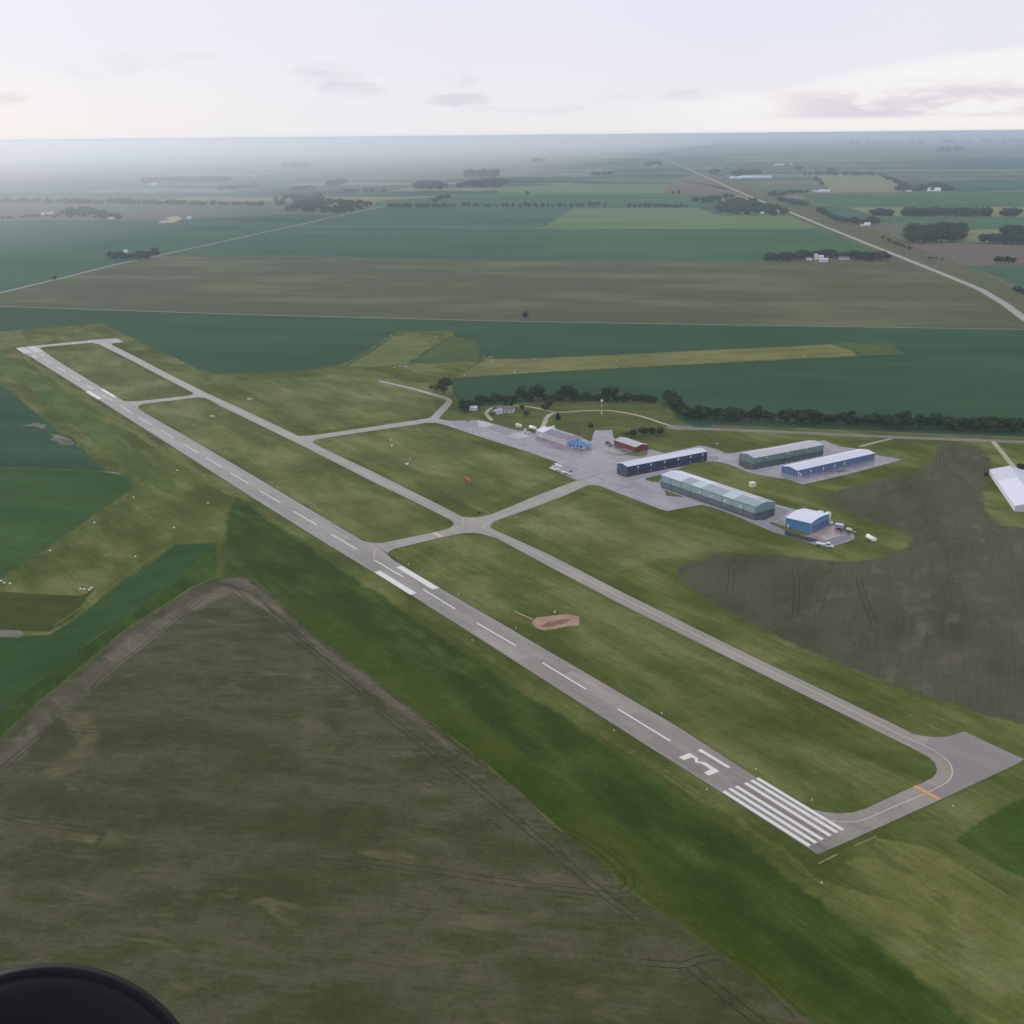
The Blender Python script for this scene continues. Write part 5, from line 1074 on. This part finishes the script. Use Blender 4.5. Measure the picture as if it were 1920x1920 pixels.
for kind, n, mt in (('oak', 5, 'leaf'), ('tall', 3, 'leaf'), ('bush', 3, 'leaf'), ('conifer', 2, 'needle'), ('olive', 1, 'leaf_olive')):
    k2 = 'bush' if kind == 'olive' else kind
    for i in range(n):
        cv, cf = crown(100 * len(PROTO) + i, k2); cm = mesh('crown', cv, cf); cm.materials.append(S[mt])
        tb = trunk(i + 5, k2); tm = mesh('trunk', tb.v, tb.f); tm.materials.append(S['bark'])
        PROTO.setdefault(kind, []).append((tm, cm))
FARC = [crown(900 + i, 'far') for i in range(4)]
N_TREES = [0]
def tree(p, h, label, group, kind='oak', wid=1.0, z=0.0, name=None):
    tm, cm = rnd.choice(PROTO[kind]); N_TREES[0] += 1
    r = empty(name or {'conifer': 'conifer_tree', 'bush': 'bush', 'olive': 'bush'}.get(kind, 'tree'), (p.x, p.y, z), rnd.uniform(0, 6.28), label, {'bush': 'bush', 'olive': 'bush'}.get(kind, 'tree'), group)
    r.scale = (h * wid, h * wid, h)
    link('trunk', tm, None, r); link('crown', cm, None, r); return r
ORD = 'first second third fourth fifth sixth seventh eighth ninth tenth eleventh twelfth thirteenth fourteenth fifteenth sixteenth seventeenth eighteenth nineteenth'.split()
TENS = ['', '', 'twenty', 'thirty', 'forty', 'fifty', 'sixty', 'seventy', 'eighty', 'ninety']
def ordw(i):
    i += 1
    if i < 20: return ORD[i - 1]
    t_, u = divmod(i, 10); return TENS[t_] + ('-' + ORD[u - 1] if u else '') if u else TENS[t_][:-1] + 'ieth'
def along_px(px, n):
    ps = GL(px); ls = [0]
    for a, b in zip(ps, ps[1:]): ls.append(ls[-1] + (b - a).length)
    # even spacing in the picture rather than on the ground keeps far ends from crowding
    out = []; m_ = len(px) - 1; sl = [0]
    for a, b in zip(px, px[1:]): sl.append(sl[-1] + math.hypot(b[0] - a[0], b[1] - a[1]))
    for k in range(n):
        s_ = sl[-1] * (k + 0.5) / n; i = max(j for j in range(m_) if sl[j] <= s_); f = (s_ - sl[i]) / (sl[i + 1] - sl[i])
        out.append(G((px[i][0] + (px[i + 1][0] - px[i][0]) * f, px[i][1] + (px[i + 1][1] - px[i][1]) * f)))
    return out
MASS = []
def row(where, px, n, h0, h1, kinds=('oak', 'tall', 'bush'), jit=2.0, z=0.0, wid=1.1, mass=False, tall=()):
    for i, p in enumerate(along_px(px, n)):
        q_ = p + Vector((rnd.uniform(-jit, jit), rnd.uniform(-jit, jit)))
        h = rnd.uniform(h0, h1) if i not in tall else h1 * 1.55
        if mass: MASS.append((q_.x, q_.y, z, h * 0.82, wid * rnd.uniform(0.85, 1.25), rnd.uniform(0, 6.28), rnd.randrange(4)))
        else:
            k = 'tall' if i in tall else rnd.choice(kinds); tag_k = 'bush' if k in ('bush', 'olive') else 'tree'
            tree(q_, h, '%s %s from the left in %s' % (ordw(i), 'plant', where) if False else ('%s, %s from left in %s' % (tag_k, ordw(i), where)), where, k, wid * rnd.uniform(0.9, 1.2), z)
# named single trees
one = lambda lab, px, h, kind='oak', wid=1.0, z=0.0: tree(G(px), h, lab, None, kind, wid, z)
one('big round dark tree at the left end of the far grass strip', (833, 738), 17.5, 'oak', 1.2)
one('olive yellow bush left of the big round tree', (820, 733), 7.5, 'olive', 1.5)
one('small olive bush at the far left of the big round tree', (808, 729), 5.0, 'olive', 1.6)
one('leftmost dark narrow conifer behind the farmhouse', (949.5, 764.5), 9.5, 'tall', 1.15)
one('right dark narrow conifer behind the farmhouse', (959.5, 766), 9.5, 'tall', 1.1)
one('round tree right of the farmhouse garden', (978, 768.5), 5.6, 'oak', 1.3)
one('round bush lowest right of the farmhouse garden', (987.5, 780.5), 5.8, 'bush', 1.3)
one('rust brown tinted hedge plant left of the farmhouse', (922, 779), 4.0, 'olive', 2.2)
one('low garden tree behind the garage', (930, 771), 5, 'bush', 1.7)
one('left dark tree of the pair where the gravel drives meet', (1020.5, 770.5), 7.5, 'oak', 1.35)
one('taller right tree of the pair where the gravel drives meet', (1030, 768), 10.5, 'oak', 1.0)
one('single spruce on the lawn beside the gravel drive', (1046, 787), 8, 'conifer', 1.7)
one('small dark tree at the corner of the parking lot', (1108.5, 805.5), 6.5, 'oak', 1.1)
one('solitary tree standing on the pasture beside the dirt track', (985, 598), 12.5, 'oak', 0.95, -0.38)
one('solitary small tree on the left roadside of the county road', (102.5, 525), 10.5, 'bush', 1.0, -0.4)
for i, (x, y, t_) in enumerate([(1174, 819, 9), (1188, 818, 10), (1205, 816, 11.5), (1221, 815, 10.5), (1239, 814.5, 9.5)]):
    tree(G((x, y)), t_ * 0.78, ['leftmost and olive toned', 'second', 'middle and tallest', 'fourth', 'rightmost'][i] + ' round tree of five in a row behind the red shed', 'five round trees behind the red shed', 'olive' if i == 0 else 'bush', 1.35)
one('dark tree behind the long white barn at the right edge', (1914, 887), 8, 'oak', 1.2)
one('dark bush at the far left corner of the long white barn', (1849, 893), 4, 'bush', 1.4)
one('low bush right of the tree behind the white barn', (1922, 893), 3.5, 'bush', 1.5)
# rows built tree by tree
row('the hedge behind the farmhouse', [(868, 772), (876, 769), (900, 757), (940, 753), (1000, 752), (1100, 752), (1232, 755)], 46, 5.5, 10.5, ('oak', 'bush', 'bush', 'oak'), jit=2.6, wid=1.4, tall=(13, 17, 18, 24, 25, 34, 35))
row('the clump above the small white shed', [(868, 762), (872, 776), (880, 766), (890, 764)], 6, 7, 10, jit=1.5)
row('the dark hedge along the entrance road', [(1290, 786), (1380, 788), (1500, 792), (1600, 797), (1750, 803), (1935, 810)], 76, 7.5, 14.5, ('oak', 'bush', 'oak', 'tall'), jit=3.5, wid=1.4)
row('the slope trees left of the entrance road hedge', [(1252, 750), (1262, 762), (1272, 774), (1284, 783), (1300, 786)], 11, 10, 14, ('oak', 'bush'), jit=2.5, wid=1.35)
row('the roadside copse on the left', [(203, 485), (228, 486), (245, 487), (258, 485), (268, 486.5), (280, 483.5), (297, 480)], 18, 14, 22, ('oak', 'bush'), jit=6, z=-0.4, wid=1.3)
row('the farm windbreak by the highway', [(1442, 489), (1470, 489), (1520, 484), (1560, 483), (1600, 486), (1630, 489), (1660, 487)], 38, 13, 22, ('oak', 'bush'), jit=7, z=-0.4, wid=1.4)
row('the bushes along the right of the highway', [(1655, 447), (1670, 456), (1690, 462), (1708, 470)], 9, 8, 13, jit=4, z=-0.4)
row('the scattered bushes below the ploughed field', [(1737, 484), (1750, 486), (1756, 486), (1770, 488)], 4, 5, 7, jit=3, z=-0.4)
row('the short row on the ploughed field', [(1863, 495), (1876, 495), (1893, 495), (1904, 495)], 5, 14, 18, ('tall', 'oak'), 3, -0.4)
row('the thicket at the right edge by the highway', [(1900, 545), (1912, 549), (1925, 555)], 5, 9, 13, jit=4, z=-0.4)
row('the dark oval grove right of the highway', [(1702, 453), (1720, 455), (1745, 454), (1775, 454), (1797, 452), (1800, 440), (1770, 437), (1735, 440), (1708, 446)], 44, 24, 36, ('oak', 'bush'), 10, -0.4, 1.5)
row('the grove at the right edge', [(1848, 456), (1870, 457), (1895, 457), (1925, 458), (1920, 444), (1885, 446)], 24, 24, 34, ('oak', 'bush'), 8, -0.4, 1.5)
row('the hedge beside the peaked house', [(1530, 397), (1548, 404), (1565, 413), (1585, 418), (1600, 420), (1640, 422), (1648, 420)], 22, 16, 26, ('oak', 'bush'), jit=8, z=-0.4, wid=1.3)
row('the sparse row in front of the hay field', [(862, 389), (900, 390), (960, 390), (1000, 390), (1060, 389.5), (1140, 389)], 26, 14, 26, ('oak', 'tall'), 6, -0.4)
# farther trees, one object together
def fill(px, n, h0, h1, wid=1.2, z=-0.5):
    ps = GL(px)
    x0, x1 = min(p.x for p in ps), max(p.x for p in ps); y0, y1 = min(p.y for p in ps), max(p.y for p in ps); k = 0; tries = 0
    while k < n and tries < 20000:
        tries += 1; x, y = rnd.uniform(x0, x1), rnd.uniform(y0, y1); ins = False
        for a, b in zip(ps, ps[1:] + ps[:1]):
            if (a.y > y) != (b.y > y) and x < (b.x - a.x) * (y - a.y) / (b.y - a.y) + a.x: ins = not ins
        if ins: MASS.append((x, y, z, rnd.uniform(h0, h1) * 0.8, wid * rnd.uniform(0.9, 1.3), rnd.uniform(0, 6.28), rnd.randrange(4))); k += 1
mrow = lambda px, n, h0, h1, jit=10, wid=1.3: row('', px, n, h0, h1, (), jit, -0.5, wid, True)
mrow([(726, 388.5), (760, 389), (800, 389), (850, 389)], 26, 18, 28); mrow([(812, 380), (830, 374), (845, 371)], 8, 26, 34)
mrow([(1180, 388.5), (1230, 389), (1288, 389.5)], 18, 16, 26, 6, 1.0); mrow([(985, 364), (995, 364)], 2, 22, 26); mrow([(1255, 364), (1280, 363)], 4, 20, 28, 10, 0.7)
fill([(533, 398), (560, 384), (600, 374), (640, 380), (697, 382), (695, 391), (665, 397), (640, 400)], 120, 22, 34)
fill([(500, 384), (520, 372), (600, 366), (610, 376), (560, 385)], 60, 20, 30)
mrow([(0, 381), (60, 381), (140, 382), (220, 382.5), (285, 383)], 46, 20, 42, 14); mrow([(285, 383), (340, 384), (420, 385), (500, 385.5)], 34, 16, 34, 14)
fill([(92, 411), (100, 400), (130, 396), (160, 392), (186, 396), (200, 404), (232, 407), (225, 412), (200, 412), (150, 406), (120, 410)], 70, 16, 30)
mrow([(0, 411), (40, 409), (85, 406)], 14, 10, 18)
fill([(1352, 402), (1340, 392), (1350, 380), (1400, 376), (1440, 388), (1478, 397), (1468, 404)], 110, 22, 34); mrow([(1303, 378), (1320, 380), (1340, 376), (1370, 370)], 16, 22, 34)
mrow([(1440, 368), (1460, 366), (1476, 364)], 10, 24, 34); mrow([(1484, 363), (1500, 362), (1515, 362)], 8, 22, 30); mrow([(1462, 376), (1475, 380), (1490, 384), (1512, 387)], 14, 24, 34)
mrow([(1695, 405), (1730, 405.5), (1780, 405.5), (1854, 405.5)], 52, 38, 46, 12, 0.9); mrow([(1642, 405), (1664, 405)], 8, 28, 40); mrow([(1885, 405), (1908, 405.5)], 9, 36, 42, 8); 
fill([(1673, 358), (1690, 350), (1720, 352), (1745, 350), (1785, 352), (1784, 359), (1700, 359)], 44, 24, 44); mrow([(1655, 332), (1675, 340), (1690, 348)], 10, 26, 36)
mrow([(1510, 329), (1550, 328), (1600, 329), (1650, 329)], 26, 24, 46, 20); mrow([(1553, 322), (1562, 322)], 3, 40, 54); mrow([(1527, 337), (1545, 352)], 3, 36, 48, 4, 0.6); mrow([(1495, 320), (1500, 320)], 2, 50, 60)
fill([(775, 354), (790, 346), (815, 347), (840, 351), (820, 356)], 44, 34, 50); fill([(855, 352), (895, 345), (930, 341), (948, 346), (935, 352)], 50, 34, 50); fill([(873, 332), (880, 328), (933, 328), (930, 332)], 26, 50, 70)
fill([(615, 349), (640, 344), (650, 344), (620, 350)], 14, 40, 50); mrow([(645, 360), (720, 360)], 7, 22, 34, 20); mrow([(548, 358), (560, 356), (590, 354)], 12, 26, 36, 14)
mrow([(275, 345), (310, 343), (400, 340), (430, 342)], 44, 40, 60, 30); mrow([(405, 358), (440, 355), (480, 350)], 18, 24, 40, 20); mrow([(545, 317), (575, 316)], 10, 60, 90, 60)
mrow([(1378, 330), (1395, 328), (1420, 327)], 16, 40, 60, 30); mrow([(1337, 326), (1346, 326)], 4, 50, 60); mrow([(1110, 329), (1122, 328.5), (1147, 327)], 8, 26, 44); mrow([(1215, 312), (1240, 311)], 6, 50, 70, 40)
mrow([(1000, 305), (1020, 305)], 6, 60, 80, 60); mrow([(1760, 285), (1800, 285)], 8, 70, 110, 100); mrow([(1600, 272), (1700, 270), (1900, 268)], 40, 80, 140, 500)
V = []; Fc = []; base_i = 0
for x, y, z, h, wd, ro, k in MASS:
    cv, cf = FARC[k]; a = np.array(cv) * np.array([h * wd, h * wd, h]); c_, s_ = math.cos(ro), math.sin(ro)
    b = np.stack([a[:, 0] * c_ - a[:, 1] * s_ + x, a[:, 0] * s_ + a[:, 1] * c_ + y, a[:, 2] - 0.12 * h + z], 1)
    V.append(b); Fc += [tuple(i + base_i for i in f) for f in cf]; base_i += len(b)
far_trees = link('distant_trees', mesh('distant_trees', np.concatenate(V), Fc), S['leaf']); far_trees['kind'] = 'stuff'
print('TREES in the mass', len(MASS))

# ------------------------------------------------------------------ the aircraft's own wheel, close below the camera
ray = lambda px, py: (FWD + RT * ((px - 960) / F_PX) + UP * ((960 - py) / F_PX))
dv = ray(54, 2166); dist = 1.6
wc = Vector((0, 0, CAM_H)) + dv * dist; Rr = 369 / F_PX * dist * 0.915
whl = bpy.data.objects.new('aircraft_wheel', None); COL.objects.link(whl); whl.location = wc
whl.rotation_euler = (-dv).normalized().to_track_quat('X', 'Z').to_euler()
tag(whl, 'black aircraft tyre close to the camera in the lower left corner', 'wheel')
w_ = 0.085
tp = [(Rr * 0.60, -w_), (Rr * 0.72, -w_ * 1.05), (Rr * 0.86, -w_ * 1.0), (Rr * 0.955, -w_ * 0.72), (Rr * 0.99, -w_ * 0.35), (Rr, 0), (Rr * 0.99, w_ * 0.35), (Rr * 0.955, w_ * 0.72), (Rr * 0.925, w_ * 0.80), (Rr * 0.915, w_ * 0.74), (Rr * 0.90, w_ * 0.80), (Rr * 0.80, w_ * 1.02), (Rr * 0.76, w_ * 0.98), (Rr * 0.68, w_ * 1.0), (Rr * 0.60, w_ * 0.9)]
MB().lathe(tp, 96, 0).build('tyre', S['rubber'], whl, True)
MB().lathe([(Rr * 0.60, w_ * 0.9), (Rr * 0.55, w_ * 0.5), (Rr * 0.3, w_ * 0.4), (Rr * 0.22, w_ * 0.9), (0, w_ * 0.95)], 48, 0).build('rim', S['steel'], whl, True)
for k in range(8):
    a_ = k * math.pi / 4; MB().lathe([(0.012, 0), (0.012, 0.02), (0, 0.02)], 6, 0, (w_ * 0.45, Rr * 0.42 * math.cos(a_), Rr * 0.42 * math.sin(a_))).build('bolt', S['steel'], whl)
MB().tube([(w_ * 0.6, 0, 0), (w_ * 2.2, 0.0, 0.0), (w_ * 3.0, -0.35, 0.5)], [0.035, 0.035, 0.045], 10).build('gear_leg', S['black'], whl)

# ------------------------------------------------------------------ haze
def volume(name, verts, faces, dens, col, aniso=0.0, absorb=None):
    m = bpy.data.materials.new(name); m.use_nodes = True; t = NT(m.node_tree); t.n.clear(); o = t.node('ShaderNodeOutputMaterial')
    v = t.node('ShaderNodeVolumePrincipled'); v.inputs['Color'].default_value = (*col, 1); v.inputs['Density'].default_value = dens; v.inputs['Anisotropy'].default_value = aniso
    t.l.new(v.outputs[0], o.inputs['Volume'])
    h = link(name, mesh(name, verts, faces), m); h['kind'] = 'stuff'; return h
def boxv(x0, x1, y0, y1, z0, z1): b = MB().box(x0, x1, y0, y1, z0, z1); return b.v, b.f
HB = R_ + 50
volume('haze', *boxv(-HB, HB, -HB, HB, -1.6, CAM_H + 4), dens=6.0e-5, col=(0.78, 0.88, 1.0), aniso=0.5)
# the rain mist that thickens towards the left, a wedge standing on the plain well beyond the airfield
pl = [(-1300, 1700), (5200, 30000), (5200, 120000), (-120000, 120000), (-120000, 1700)]
volume('mist', [(x, y, -1.2) for x, y in pl] + [(x, y, CAM_H - 6) for x, y in pl], [(4, 3, 2, 1, 0), (5, 6, 7, 8, 9)] + [(i, (i + 1) % 5, 5 + (i + 1) % 5, 5 + i) for i in range(5)], dens=1.1e-4, col=(1.0, 0.982, 0.975), aniso=0.6)
